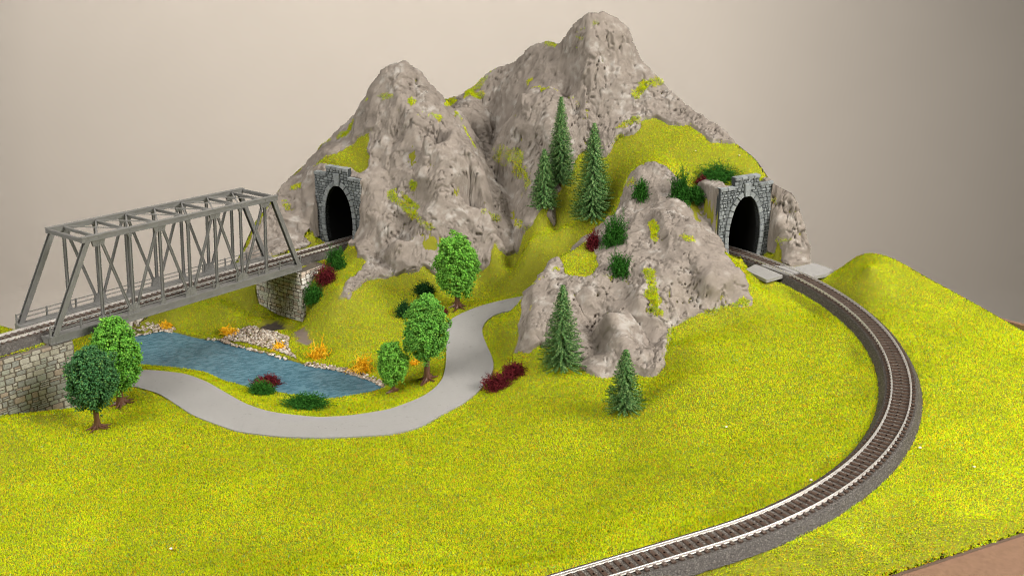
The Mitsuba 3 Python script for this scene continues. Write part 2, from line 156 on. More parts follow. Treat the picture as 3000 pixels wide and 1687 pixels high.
# ---------------------------------------------------------------- survey of the place: heights and outlines in metres
CTRL = np.array([(-0.5127,0.1469,-0.0082),(-0.5002,0.166,-0.0127),(-0.4872,0.1856,-0.0172),(-0.4736,0.2061,-0.0182),(-0.4595,0.2274,-0.0181),(-0.4451,0.2493,-0.0186),(-0.4301,0.272,-0.0169),(-0.4106,0.3015,-0.0132),(-0.3963,0.3231,-0.0063),(-0.3828,0.3435,0.0163),(-0.3662,0.3687,0.0555),(-0.3386,0.4104,0.0912),(-0.2963,0.4744,0.1233),(-0.2665,0.5194,0.1439),(-0.243,0.5549,0.1678),(-0.17,0.6,0.13),(-0.1,0.69,0.09),(0,0.62,0.14),(0.1,0.53,0.22),(-0.24,0.535,0.15),(-0.05,0.6,0.12),(0.5828,0.0392,0.0239),(0.5238,0.0998,0.0497),(0.4881,0.1365,0.0644),(0.4678,0.1573,0.0727),(0.4567,0.1687,0.074),(0.4456,0.1801,0.0724),(0.4366,0.1893,0.0662),(0.4297,0.1965,0.0569),(0.422,0.2043,0.0436),(0.4138,0.2127,0.0314),(0.4038,0.223,0.0322),(0.3915,0.2356,0.0333),(0.3522,0.276,0.1324),(0.3247,0.3042,0.1634),(0.2924,0.3373,0.1887),(0.2298,0.4016,0.229),(0.199,0.4332,0.2605),(0.1779,0.4548,0.2857),(0.3724,0.2552,0.1272),(0.1295,0.445,0.3428),(0.1471,0.445,0.3339),(0.1072,0.445,0.3373),(0.1598,0.445,0.3228),(0.1674,0.447,0.2868),(0.0927,0.452,0.3226),(0.0783,0.465,0.3071),(0.0671,0.48,0.2956),(0.0536,0.492,0.2923),(0.0247,0.505,0.2819),(-0.0257,0.52,0.2473),(-0.0646,0.515,0.2211),(-0.109,0.5,0.1997),(0.1504,0.38,0.2022),(0.1014,0.405,0.2453),(0.1035,0.388,0.2231),(0.1733,0.395,0.2274),(0.2018,0.4,0.2265),(0.1413,0.425,0.2785),(0.1706,0.432,0.2607),(0.086,0.43,0.2468),(0.0726,0.45,0.2579),(0.1101,0.415,0.2861),(0.1185,0.432,0.3166),(0.0245,0.485,0.2584),(0.03,0.46,0.242),(-0.0226,0.502,0.2203),(-0.0637,0.485,0.2042),(-0.0855,0.45,0.203),(-0.086,0.405,0.1973),(-0.0675,0.43,0.1895),(-0.0456,0.462,0.1801),(-0.0244,0.492,0.1771),(-0.0018,0.475,0.219),(-0.0709,0.375,0.1751),(-0.0547,0.415,0.1636),(-0.0352,0.462,0.1563),(-0.0195,0.468,0.1478),(-0.0524,0.345,0.1538),(-0.0402,0.395,0.1362),(-0.0237,0.425,0.1278),(-0.0346,0.345,0.12),(-0.0187,0.385,0.1038),(-0.0017,0.36,0.0931),(0.0172,0.3,0.076),(0.118,0.385,0.1843),(0.1293,0.4,0.2265),(0.2271,0.375,0.2032),(0.1931,0.365,0.194),(0.062,0.392,0.2352),(0.0345,0.4,0.2332),(0.0123,0.408,0.2251),(0.0635,0.43,0.2372),(0.0299,0.45,0.2303),(-0.0045,0.412,0.1959),(-0.0045,0.385,0.1729),(0.0233,0.382,0.2018),(0.0232,0.372,0.1814),(0.0505,0.372,0.2093),(0.0504,0.362,0.1891),(0.0285,0.345,0.1369),(0.0556,0.34,0.1438),(0.0067,0.365,0.132),(0.0806,0.405,0.2228),(0.0818,0.425,0.2118),(0.0933,0.395,0.1992),(0.0951,0.365,0.1547),(0.076,0.385,0.2012),(0.0335,0.315,0.1054),(0.0825,0.32,0.104),(0.1001,0.355,0.1514),(0.0429,0.3,0.0956),(0.0664,0.33,0.1182),(0.1076,0.285,0.0833),(0.0701,0.28,0.082),(0.0222,0.265,0.0644),(0.1348,0.3,0.1095),(-0.0261,0.3019,0.03),(0.0065,0.3019,0.03),(0.0604,0.295,0.055),(0.0065,0.2825,0.008),(-0.047,0.2664,0.008),(0.0062,0.2246,-0.002),(0.0853,0.2599,0.055),(0.2187,0.305,0.1632),(0.168,0.325,0.1585),(0.1813,0.355,0.185),(0.2488,0.335,0.1892),(0.2991,0.31,0.1674),(0.1412,0.32,0.1375),(0.2688,0.285,0.1517),(0.3101,0.28,0.1476),(0.3381,0.285,0.1382),(0.1405,0.35,0.1638),(-0.151,0.42,0.2726),(-0.1679,0.42,0.2709),(-0.1893,0.42,0.2524),(-0.2054,0.425,0.2289),(-0.2173,0.43,0.2056),(-0.1361,0.42,0.2653),(-0.1267,0.418,0.2561),(-0.1173,0.415,0.2408),(-0.1056,0.41,0.2179),(-0.1593,0.39,0.2339),(-0.1826,0.398,0.2269),(-0.1993,0.385,0.1843),(-0.1672,0.372,0.187),(-0.1353,0.36,0.2061),(-0.1146,0.335,0.1947),(-0.153,0.365,0.1773),(-0.1031,0.365,0.194),(-0.0948,0.395,0.2088),(-0.0795,0.352,0.1917),(-0.0591,0.328,0.1748),(-0.0421,0.32,0.132),(-0.0311,0.302,0.0978),(-0.0257,0.285,0.0638),(-0.095,0.312,0.1615),(-0.1292,0.335,0.1505),(-0.1245,0.35,0.1694),(-0.1715,0.345,0.1369),(-0.1038,0.33,0.1793),(-0.1941,0.335,0.1282),(-0.0945,0.29,0.1123),(-0.0738,0.305,0.1248),(-0.1223,0.3,0.0984),(-0.1557,0.315,0.1054),(-0.1653,0.295,0.0775),(-0.1311,0.268,0.0635),(-0.1877,0.305,0.0858),(-0.1519,0.265,0.0644),(-0.1099,0.27,0.0739),(-0.0733,0.275,0.0669),(-0.1941,0.295,0.055),(-0.06,0.455,0.16),(-0.1,0.46,0.18),(-0.182,0.2848,0.03),(-0.1548,0.2823,0.028),(-0.1107,0.3436,0.028),(-0.0594,0.3171,0.025),(-0.2035,0.2426,0.022),(-0.2444,0.375,0.1398),(-0.2574,0.39,0.1518),(-0.2155,0.37,0.1479),(-0.2328,0.42,0.1712),(-0.2114,0.355,0.1316),(-0.2751,0.39,0.1362),(-0.291,0.36,0.0581),(-0.3,0.39,0.0966),(-0.3089,0.37,0.0728),(-0.3169,0.345,0.0451),(-0.2978,0.3011,0.036),(-0.3209,0.2813,0.034),(-0.3416,0.2764,0.03),(-0.3494,0.2841,0.02),(-0.3122,0.2737,0.0304),(-0.2958,0.2623,0.0304),(-0.2794,0.2509,0.0304),(-0.3008,0.2901,0.0293),(-0.2844,0.2787,0.0293),(-0.268,0.2673,0.0293),(-0.2865,0.3107,0.028),(-0.2701,0.2992,0.028),(-0.2537,0.2878,0.028),(-0.2723,0.3312,0.0266),(-0.2558,0.3198,0.0266),(-0.2394,0.3083,0.0266),(-0.2245,0.2077,0.018),(-0.24,0.2027,-0.002),(-0.2117,0.18,-0.015),(-0.2447,0.1601,-0.034),(-0.1701,0.1725,-0.012),(-0.1486,0.2119,0),(-0.1523,0.2523,0.013),(-0.1872,0.1051,-0.037),(-0.1174,0.1426,-0.016),(-0.0702,0.191,-0.003),(-0.0996,0.2551,0.012),(-0.1069,0.0711,-0.022),(-0.2635,0.1511,-0.041),(-0.3031,0.1987,-0.039),(-0.2218,0.1097,-0.039),(-0.3855,0.2447,-0.018),(-0.3514,0.2804,-0.02),(-0.4272,0.2203,-0.031),(-0.4521,0.2143,-0.037),(-0.377,0.1852,-0.039),(-0.3417,0.2329,-0.036),(-0.4799,0.1889,-0.035),(-0.4062,0.1987,-0.039),(-0.5595,-0.0294,0.0512),(-0.5349,-0.0465,0.0512),(-0.5185,-0.0579,0.0512),(-0.5021,-0.0693,0.0512),(-0.5881,-0.0704,0.0539),(-0.5635,-0.0875,0.0539),(-0.5471,-0.0989,0.0539),(-0.5306,-0.1104,0.0539),(-0.6281,-0.1279,0.0576),(-0.6034,-0.145,0.0576),(-0.587,-0.1564,0.0576),(-0.5706,-0.1678,0.0576),(-0.6852,-0.21,0.0629),(-0.6605,-0.2271,0.0629),(-0.6441,-0.2385,0.0629),(-0.6277,-0.2499,0.0629),(-0.5827,0.0412,0.0314),(-0.5728,0.0561,0.0195),(-0.5595,0.0762,0.0102),(-0.5064,-0.0054,-0.03),(-0.4735,-0.0283,-0.03),(-0.4778,0.0356,-0.03),(-0.445,0.0128,-0.03),(-0.2806,0.2184,-0.041),(-0.3052,0.2356,-0.041),(-0.3298,0.2527,-0.039),(-0.3504,0.267,-0.039),(-0.4923,0.1758,-0.0425),(-0.4744,0.1905,-0.0425),(-0.4404,0.1974,-0.0425),(-0.3886,0.1713,-0.0425),(-0.3504,0.1537,-0.0425),(-0.2746,0.1094,-0.0425),(-0.2347,0.0883,-0.0425),(-0.1813,0.0631,-0.0425),(-0.1485,0.0333,-0.0425),(-0.1633,0.0198,-0.0425),(-0.1926,0.0074,-0.0425),(-0.2316,0.01,-0.0425),(-0.289,0.0251,-0.0425),(-0.3348,0.0518,-0.0425),(-0.3907,0.0854,-0.0425),(-0.4486,0.0973,-0.0425),(-0.486,0.1461,-0.0425),(-0.4201,0.157,-0.0435),(-0.3555,0.1199,-0.0435),(-0.2752,0.0622,-0.0435),(-0.2016,0.0404,-0.0435),(-0.4635,0.0159,-0.0285),(-0.4168,0.0007,-0.0285),(-0.3628,-0.0412,-0.0285),(-0.3126,-0.0843,-0.0285),(-0.2372,-0.115,-0.0285),(-0.1731,-0.1164,-0.0285),(-0.1229,-0.1106,-0.0285),(-0.0725,-0.0631,-0.0285),(-0.0359,-0.0122,-0.0266),(-0.021,0.048,-0.0228),(-0.029,0.09,-0.0189),(-0.0372,0.1423,-0.0126),(-0.0186,0.1751,-0.0082),(0.0262,0.1897,-0.0055),(-0.4729,0.0417,-0.0285),(-0.409,0.0465,-0.0285),(-0.3456,0.0168,-0.0285),(-0.2886,-0.0396,-0.0285),(-0.2482,-0.0631,-0.0285),(-0.1713,-0.0687,-0.0285),(-0.0992,-0.0278,-0.0273),(-0.078,0.0164,-0.0254),(-0.0776,0.0773,-0.0201),(-0.0819,0.1389,-0.013),(-0.073,0.1647,-0.0096),(-0.0416,0.1921,-0.005),(0.0165,0.2227,-0.0025),(-0.4697,-0.0472,-0.028),(-0.5206,-0.1075,-0.007),(-0.4232,-0.1031,-0.025),(-0.3769,-0.0559,-0.026),(-0.4879,-0.0922,-0.017),(-0.4664,-0.1436,-0.017),(-0.3498,-0.0327,-0.028),(-0.4678,-0.2249,-0.01),(-0.3923,-0.1542,-0.02),(-0.321,-0.1041,-0.0245),(-0.3999,-0.3741,-0.008),(-0.3344,-0.2946,-0.008),(-0.2069,-0.2576,-0.011),(-0.1847,-0.3617,-0.002),(-0.105,-0.2214,-0.012),(-0.0869,-0.3944,0.006),(-0.0346,-0.1417,-0.018),(0.0455,-0.1041,-0.011),(0.1215,-0.1467,0.002),(0.178,-0.0882,0.026),(0.2013,-0.0064,0.031),(0.2762,0.0395,0.036),(0.3443,0.1295,0.031),(0.3605,0.0819,0.029),(0.3625,-0.0493,0.031),(0.3014,-0.0425,0.028),(0.2562,-0.2223,0.029),(0.2709,-0.2961,0.031),(0.1815,-0.2406,0.019),(0.1636,-0.3395,0.02),(0.0727,-0.2793,0.002),(0.0279,-0.3885,0.016),(0.0649,-0.3748,0.028),(-0.0263,-0.4002,0.01),(0.3336,-0.1447,0.031),(0.1077,-0.3985,0.033),(0.1944,-0.3414,0.032),(-0.45,-0.55,0),(0,-0.6,0),(-0.75,-0.3,0),(-0.7,-0.6,-0),(-0.1139,-0.4265,0.0385),(-0.1215,-0.4698,0.0385),(-0.0707,-0.4318,0.0385),(-0.0738,-0.4757,0.0385),(-0.0272,-0.4325,0.0385),(-0.0257,-0.4765,0.0385),(0.0161,-0.4287,0.0385),(0.0222,-0.4723,0.0385),(0.0588,-0.4204,0.0385),(0.0695,-0.4631,0.0385),(0.1004,-0.4077,0.0385),(0.1155,-0.4491,0.0385),(0.1404,-0.3907,0.0385),(0.1597,-0.4303,0.0385),(0.1785,-0.3696,0.0385),(0.2018,-0.407,0.0385),(0.2141,-0.3447,0.0385),(0.2412,-0.3794,0.0385),(0.2469,-0.3162,0.0385),(0.2775,-0.3478,0.0385),(0.2766,-0.2844,0.0385),(0.3103,-0.3126,0.0385),(0.3028,-0.2496,0.0385),(0.3392,-0.2742,0.0385),(0.3252,-0.2123,0.0385),(0.364,-0.233,0.0385),(0.3435,-0.1729,0.0385),(0.3843,-0.1894,0.0385),(0.3577,-0.1318,0.0385),(0.4,-0.1439,0.0385),(0.3675,-0.0894,0.0385),(0.4108,-0.0971,0.0385),(0.3728,-0.0463,0.0385),(0.4167,-0.0493,0.0385),(0.3735,-0.0028,0.0385),(0.4175,-0.0012,0.0385),(0.3697,0.0405,0.0385),(0.4133,0.0467,0.0385),(0.4041,0.0939,0.0385),(0.3901,0.1399,0.0385),(0.4257,-0.1551,0.036),(0.4035,-0.2979,0.032),(0.4119,-0.3413,0.012),(0.2893,-0.3955,0.012),(0.3494,-0.3524,0.028),(0.3454,-0.3013,0.034),(0.415,0.1313,0.056),(0.4308,0.1074,0.062),(0.4578,0.1004,0.052),(0.4755,0.0562,0.044),(0.488,-0.0166,0.04),(0.5393,-0.0539,0.033),(0.3921,0.132,0.0455),(0.4278,0.1248,0.076),(0.4106,0.1487,0.055),(0.3007,0.203,0.044),(0.3324,0.1651,0.044),(0.3832,0.2077,0.044),(0.3597,0.1952,0.044),(0.4009,0.18,0.044),(0.3297,0.2187,0.044),(0.3595,0.2246,0.042),(0.3381,0.2337,0.046),(0.3603,0.2289,0.046),(0.3807,0.2337,0.046),(0.3491,0.28,0.1292),(0.3628,0.265,0.1288),(0.1884,0.275,0.1622),(0.1677,0.272,0.1496),(0.2088,0.27,0.1554),(0.1713,0.25,0.1232),(0.2113,0.245,0.1352),(0.1436,0.225,0.1037),(0.1788,0.225,0.1143),(0.2317,0.24,0.1207),(0.2647,0.25,0.1125),(0.2501,0.215,0.0802),(0.1577,0.27,0.1286),(0.1981,0.185,0.1257),(0.2212,0.172,0.1142),(0.2469,0.145,0.0921),(0.2692,0.105,0.0703),(0.1923,0.135,0.0953),(0.1909,0.085,0.0725),(0.1654,0.062,0.0564),(0.1498,0.135,0.0801),(0.128,0.19,0.0932),(0.1293,0.12,0.0751),(0.0943,0.165,0.0753),(0.0679,0.125,0.0633),(0.0926,0.18,0.0886),(0.0573,0.16,0.0744),(0.0286,0.115,0.0542),(0.0216,0.055,0.0199),(0.037,0.032,0.0099),(0.0714,0.095,0.049),(0.0645,0.045,0.024),(0.0895,0.085,0.0477),(0.094,0.072,0.0104),(0.0848,0.078,0.0255),(0.1116,0.043,0.0419),(0.1213,0.022,0.0296),(0.1334,-0.002,0.0173),(0.1535,0.045,0.0142),(0.1386,0.06,0.0327),(0.1634,0.03,0.0059),(0.1477,0.065,0.0504),(0.1142,0.012,0.0112),(0.0958,0.03,0.001),(0.2165,0.12,0.0902),(0.2312,0.078,0.0749),(0.2037,0.092,0.07),(0.2149,0.145,0.1072),(0.1712,0.16,0.1025),(0.1479,0.012,0.0016),(0.2801,0.0766,0.042),(0.2507,0.0728,0.04),(0.232,0.0704,0.036),(0.1887,0.0558,0.027),(0.1766,0.0013,0.023),(0.1572,-0.0355,0.004),(0.1261,-0.0276,-0.002),(0.0832,-0.0233,-0.004),(0.0679,0.0127,-0.006),(0.0375,0.0415,-0.009),(0.0056,0.0609,-0.015),(0.012,0.1701,-0.003),(0.2978,0.1417,0.042)])
R1 = [(-0.3888,0.3344),(-0.3378,0.2849),(-0.3066,0.2899),(-0.2887,0.3236),(-0.2712,0.3356),(-0.2067,0.2945),(-0.204,0.2817),(-0.208,0.2785),(-0.189,0.2754),(-0.2037,0.2442),(-0.2179,0.2019),(-0.2088,0.2017),(-0.1948,0.2351),(-0.1603,0.2571),(-0.1306,0.2515),(-0.1125,0.2604),(-0.0996,0.2696),(-0.0837,0.2678),(-0.0576,0.2755),(-0.031,0.2756),(0.0011,0.3091),(0.0252,0.292),(0.0322,0.2987),(0.0609,0.3258),(0.0804,0.3433),(0.0883,0.364),(0.1007,0.3729),(0.1166,0.357),(0.1325,0.3513),(0.1415,0.3665),(0.171,0.3618),(0.1788,0.3777),(0.1994,0.3795),(0.2206,0.3664),(0.2449,0.3611),(0.2687,0.3269),(0.2909,0.3271),(0.3014,0.3279),(0.3,0.33),(0.25,0.4),(0.17,0.47),(0.1,0.56),(-0.02,0.68),(-0.1,0.74),(-0.2,0.62),(-0.3,0.46),(-0.39,0.31)]
R2 = [(0.3395,0.2764),(0.3723,0.2552),(0.3842,0.2349),(0.3621,0.2251),(0.3283,0.2248),(0.3362,0.2444)]
R3 = [(0.1894,0.2826),(0.209,0.2715),(0.2229,0.2549),(0.2447,0.2595),(0.2652,0.2541),(0.2713,0.238),(0.2531,0.137),(0.2661,0.1137),(0.2807,0.0857),(0.2851,0.0784),(0.2508,0.0738),(0.2316,0.0692),(0.2096,0.0608),(0.1843,0.0501),(0.1764,0.0227),(0.161,-0.0287),(0.1502,-0.0408),(0.1349,-0.0253),(0.1175,-0.0265),(0.0918,-0.0241),(0.0804,-0.0008),(0.0681,0.0191),(0.0375,0.047),(0.0191,0.0362),(0,0.0561),(0.007,0.077),(0.0119,0.1049),(0.0286,0.2274),(0.0573,0.2402),(0.0955,0.2567),(0.1258,0.2516),(0.1372,0.2535),(0.1443,0.2786),(0.1647,0.2907),(0.1802,0.2921)]
G1 = [(-0.2836,0.4045),(-0.2548,0.3863),(-0.2264,0.3955),(-0.2145,0.3937),(-0.1844,0.3755),(-0.2056,0.3765),(-0.2,0.3622),(-0.1991,0.3452),(-0.2142,0.3535),(-0.2325,0.367),(-0.2817,0.392)]
G2 = [(0.0503,0.2326),(0.0687,0.2414),(0.094,0.178),(0.1034,0.1563),(0.1045,0.1371),(0.1007,0.116),(0.0863,0.1132),(0.0632,0.1258)]
POND = [(-0.4923,0.1758),(-0.4879,0.1848),(-0.4744,0.1905),(-0.4537,0.202),(-0.4404,0.1974),(-0.4095,0.1791),(-0.3886,0.1713),(-0.3734,0.1713),(-0.3504,0.1537),(-0.3051,0.1291),(-0.2746,0.1094),(-0.2495,0.0933),(-0.2347,0.0883),(-0.2044,0.0775),(-0.1813,0.0631),(-0.1577,0.0443),(-0.1485,0.0333),(-0.1547,0.026),(-0.1633,0.0198),(-0.1772,0.0136),(-0.1926,0.0074),(-0.2092,0.003),(-0.2316,0.01),(-0.266,0.0198),(-0.289,0.0251),(-0.3071,0.0342),(-0.3348,0.0518),(-0.3625,0.0746),(-0.3907,0.0854),(-0.4251,0.0933),(-0.4486,0.0973),(-0.4676,0.1146),(-0.486,0.1461)]
RO = [(-0.4635,0.0159,-0.027),(-0.4386,0.0096,-0.027),(-0.4168,0.0007,-0.027),(-0.39,-0.0142,-0.027),(-0.3628,-0.0412,-0.027),(-0.3387,-0.0663,-0.027),(-0.3126,-0.0843,-0.027),(-0.2802,-0.1047,-0.027),(-0.2372,-0.115,-0.027),(-0.1964,-0.1179,-0.027),(-0.1731,-0.1164,-0.027),(-0.1527,-0.1142,-0.027),(-0.1229,-0.1106,-0.027),(-0.0938,-0.0949,-0.027),(-0.0725,-0.0631,-0.027),(-0.0545,-0.0446,-0.0265),(-0.0359,-0.0122,-0.0251),(-0.0222,0.0255,-0.0234),(-0.021,0.048,-0.0213),(-0.0229,0.0666,-0.0195),(-0.029,0.09,-0.0174),(-0.0368,0.1249,-0.0134),(-0.0372,0.1423,-0.0111),(-0.0304,0.1603,-0.0087),(-0.0186,0.1751,-0.0067),(0.0105,0.1864,-0.0046),(0.0262,0.1897,-0.004)]
RI = [(-0.4729,0.0417,-0.027),(-0.431,0.0484,-0.027),(-0.409,0.0465,-0.027),(-0.3757,0.038,-0.027),(-0.3456,0.0168,-0.027),(-0.3175,-0.0116,-0.027),(-0.2886,-0.0396,-0.027),(-0.2683,-0.0543,-0.027),(-0.2482,-0.0631,-0.027),(-0.2042,-0.0726,-0.027),(-0.1713,-0.0687,-0.027),(-0.1311,-0.0543,-0.027),(-0.0992,-0.0278,-0.0258),(-0.086,-0.0074,-0.0249),(-0.078,0.0164,-0.0238),(-0.0767,0.048,-0.0213),(-0.0776,0.0773,-0.0186),(-0.0801,0.1144,-0.0149),(-0.0819,0.1389,-0.0115),(-0.081,0.1534,-0.0096),(-0.073,0.1647,-0.0081),(-0.064,0.1751,-0.0067),(-0.0416,0.1921,-0.0035),(-0.011,0.2076,-0.001),(0.0165,0.2227,-0.001),(0.0314,0.2291,-0.001)]
PILE = [(-0.3698,0.1665),(-0.3551,0.2003),(-0.3383,0.2168),(-0.3078,0.196),(-0.283,0.1745),(-0.2795,0.143),(-0.2629,0.1085),(-0.2893,0.1305),(-0.3349,0.1569)]
CAPS = [(-0.313,0.3984,0.0956,-0.2971,0.3915,0.1021,0.0058),(-0.3258,0.3863,0.0799,-0.3188,0.3783,0.0763,0.0047),(-0.2012,0.4127,0.2242,-0.168,0.3925,0.2306,0.0051),(-0.1562,0.3795,0.2107,-0.1449,0.3772,0.2139,0.0045),(-0.1507,0.384,0.2227,-0.1396,0.383,0.2251,0.005),(-0.1279,0.3703,0.208,-0.1009,0.3757,0.2042,0.005),(-0.0995,0.4185,0.2141,-0.0645,0.5105,0.2177,0.0046),(-0.0645,0.5105,0.2177,-0.0239,0.5191,0.2438,0.006),(-0.094,0.4996,0.2016,-0.0881,0.5004,0.2038,0.0072),(-0.0553,0.5027,0.213,-0.0435,0.5048,0.2138,0.0054),(0.0507,0.4936,0.291,0.0619,0.4811,0.2914,0.0041),(0.0272,0.4636,0.2414,0.0271,0.4538,0.2314,0.0053),(0.0325,0.439,0.2311,0.0568,0.4008,0.2348,0.0058),(0.0852,0.4091,0.2249,0.0933,0.4008,0.2179,0.0045),(0.0969,0.444,0.3124,0.1187,0.4377,0.327,0.0046),(0.0942,0.4441,0.3051,0.1049,0.4349,0.3079,0.0052),(0.0942,0.4397,0.2961,0.1047,0.4284,0.2948,0.0046),(0.1738,0.4011,0.2319,0.1828,0.4073,0.2365,0.0068),(0.1863,0.4155,0.2435,0.2118,0.4195,0.2485,0.0068),(-0.013,0.3941,0.148,-0.0017,0.3772,0.1491,0.0124),(0.0094,0.3701,0.1507,0.0122,0.3609,0.133,0.01),(0.0204,0.3523,0.1351,0.0257,0.3352,0.1169,0.0066),(-0.1641,0.3191,0.1099,-0.1387,0.3019,0.0923,0.006),(-0.1387,0.3019,0.0923,-0.1101,0.2744,0.0781,0.0059),(-0.156,0.3206,0.1151,-0.1219,0.2949,0.0943,0.0033),(-0.0393,0.3024,0.0893,-0.0207,0.3197,0.0758,0.0048),(-0.1336,0.3155,0.1248,-0.1325,0.3147,0.1245,0.0054),(-0.0814,0.4257,0.199,-0.0494,0.3843,0.1445,0.004),(-0.0494,0.3843,0.1445,-0.0356,0.3885,0.1262,0.0034),(0.1431,0.3084,0.1267,0.1628,0.2709,0.138,0.0076),(0.1426,0.3403,0.1549,0.1516,0.3184,0.1435,0.0088),(0.1498,0.369,0.1876,0.172,0.3742,0.2006,0.0067),(0.133,0.3597,0.1672,0.1495,0.3634,0.1804,0.0055),(0.3423,0.2428,0.0681,0.3627,0.24,0.0707,0.0048),(0.3653,0.2335,0.0554,0.3781,0.237,0.0558,0.0043),(0.3432,0.2661,0.1156,0.3445,0.2647,0.1149,0.0043),(0.0713,0.0932,0.0472,0.0873,0.0858,0.044,0.0024),(0.0873,0.0858,0.044,0.1063,0.0928,0.0508,0.0019),(0.0779,0.0826,0.0362,0.0942,0.0819,0.035,0.0019),(0.1107,0.0726,0.0326,0.1216,0.0244,0.0276,0.0028),(0.1216,0.0244,0.0276,0.1365,0.0131,0.0132,0.0027),(0.1719,0.1881,0.112,0.1764,0.1639,0.1064,0.005),(0.1723,0.1698,0.1072,0.1752,0.1519,0.1,0.0039),(0.1622,0.0972,0.0731,0.1616,0.0689,0.0587,0.0066),(0.1613,0.0651,0.0552,0.1654,0.0574,0.0435,0.0056),(0.1431,0.0606,0.0374,0.1609,0.058,0.0433,0.0037),(0.1699,0.0568,0.0413,0.1744,0.0544,0.0349,0.0037),(0.2049,0.1417,0.1032,0.214,0.138,0.1019,0.0049),(0.2359,0.1069,0.0821,0.2396,0.0994,0.0773,0.0043),(0.2535,0.0961,0.0685,0.2644,0.1048,0.0704,0.0029),(0.2692,0.0791,0.046,0.271,0.0784,0.0453,0.0048),(0.2814,0.1997,0.0585,0.2825,0.1428,0.0571,0.0041),(0.0192,0.0493,0.0075,0.0284,0.0524,0.0111,0.0037),(0.0268,0.0905,0.0307,0.0281,0.0874,0.0294,0.0047),(0.0295,0.1154,0.0516,0.0541,0.1376,0.064,0.0038),(0.0723,0.117,0.0611,0.1143,0.1081,0.0642,0.0038),(-0.2912,0.4818,0.1308,-0.2403,0.4322,0.1715,0.0055),(-0.2403,0.4322,0.1715,-0.2261,0.426,0.1873,0.0041),(0.0066,0.3198,0.0701,0.0226,0.2943,0.0693,0.0055),(0.2263,0.0642,0.036,0.26,0.0736,0.0422,0.0047),(0.183,0.0467,0.0233,0.1702,-0.0151,0.0159,0.0037)]
BARE = [(-0.2717,0.1833,-0.0354,-0.2588,0.1535,-0.0393,0.0073),(-0.3313,0.1965,-0.0426,-0.32,0.1807,-0.0426,0.0043),(-0.2012,0.2453,0.0211,-0.2164,0.2024,0.009,0.0037)]
CHIPS = [(0.1871,0.2595),(0.2457,0.3099),(0.2696,0.2904),(0.3039,0.3066),(0.2007,-0.1893),(-0.2733,-0.35),(0.245,-0.3162),(0.3537,-0.2616),(0.3911,-0.287)]
TREES = [(-0.4258,-0.0998,-0.0258,0.0877,0.0216,0.0266),(-0.4258,-0.033,-0.0317,0.0999,0.0157,0.0286),(-0.0703,0.1931,-0.0038,0.0961,0.0136,0.0291),(-0.0961,0.0189,-0.0284,0.1001,0.0221,0.0266),(-0.1337,0.0095,-0.0363,0.0615,0.0074,0.0184)]
SPRUCES = [(0.043,0.3038,0.0945,0.0814,0.0215),(0.0659,0.3308,0.1208,0.1234,0.0229),(0.1077,0.2864,0.084,0.1324,0.032),(0.0555,0.0051,-0.005,0.099,0.0266),(0.1134,-0.1114,0.0007,0.067,0.0217)]
BUSHES = [(-0.2353,0.2625,0.0246,0.0143,0.0191,'g'),(-0.2439,0.2376,0.0144,0.0136,0.0126,'r'),(-0.2593,0.223,-0.0078,0.0141,0.0172,'g'),(-0.1152,0.2272,0.002,0.0146,0.0094,'d'),(-0.1365,0.1791,-0.0106,0.0121,0.0126,'d'),(-0.0863,0.1774,-0.0083,0.005,0.0045,'r'),(-0.4511,0.207,-0.0388,0.0104,0.0067,'y'),(-0.3626,0.1846,-0.0404,0.0133,0.0082,'y'),(-0.2905,0.1383,-0.0438,0.0099,0.0074,'y'),(-0.2349,0.1098,-0.0406,0.0121,0.0155,'y'),(-0.1772,0.0727,-0.0406,0.017,0.0141,'y'),(-0.1134,0.0633,-0.0262,0.0056,0.0047,'y'),(-0.2835,0.0121,-0.04,0.0153,0.0108,'g'),(-0.2837,0.0412,-0.0436,0.0166,0.0069,'r'),(-0.2259,-0.0304,-0.0353,0.0261,0.0096,'g'),(0.0022,0.0066,-0.0144,0.0142,0.0098,'r'),(-0.0159,-0.0092,-0.0216,0.015,0.0097,'r'),(0.1272,0.1686,0.0891,0.0167,0.0236,'g'),(0.1288,0.1132,0.0707,0.0133,0.0156,'g'),(0.1,0.1713,0.082,0.0084,0.0128,'r'),(0.1678,0.2515,0.1236,0.0114,0.017,'g'),(0.2152,0.2331,0.1239,0.0122,0.0229,'g'),(0.2369,0.2479,0.1238,0.0113,0.0103,'g'),(0.27,0.2723,0.1377,0.024,0.0146,'g'),(0.2654,0.2554,0.1185,0.0093,0.0093,'g'),(0.2477,0.2629,0.1337,0.0078,0.0062,'r')]
PLATES = [[(0.2939,0.1864,0.048),(0.311,0.2067,0.048),(0.3155,0.2025,0.048),(0.3364,0.1653,0.048),(0.3128,0.1486,0.048)],[(0.3334,0.2038,0.048),(0.3594,0.1967,0.048),(0.3885,0.2124,0.048),(0.4064,0.1854,0.048),(0.3909,0.1692,0.048),(0.372,0.1603,0.048),(0.3623,0.1763,0.048),(0.3539,0.1722,0.048)],[(0.318,0.2046,0.048),(0.3253,0.2067,0.048),(0.3525,0.1718,0.048),(0.3437,0.1669,0.048)]]
WALL = [(-.4651,-.0439,.048),(-.5196,-.1046,.0515)]
CX, CY, R, RAILZ = -.0417, -.0173, .4375, .05          # the curved track
BC, BE, BN, BU = np.array([-.40433, .10634, .04871]), np.array([.57079, .81936, -.0534]), np.array([.82053, -.5716, 0]), np.array([.03052, .04381, .99857])   # the bridge: origin, along, across, up
E2, N2 = BE[:2] / np.linalg.norm(BE[:2]), BN[:2]
LP, LD = np.array([-.594, .024]), np.array([.195, .295]) / np.hypot(.195, .295)          # back left edge of the board
RP, RD = np.array([.396, .231]), np.array([.19, -.195]) / np.hypot(.19, .195)             # back right edge
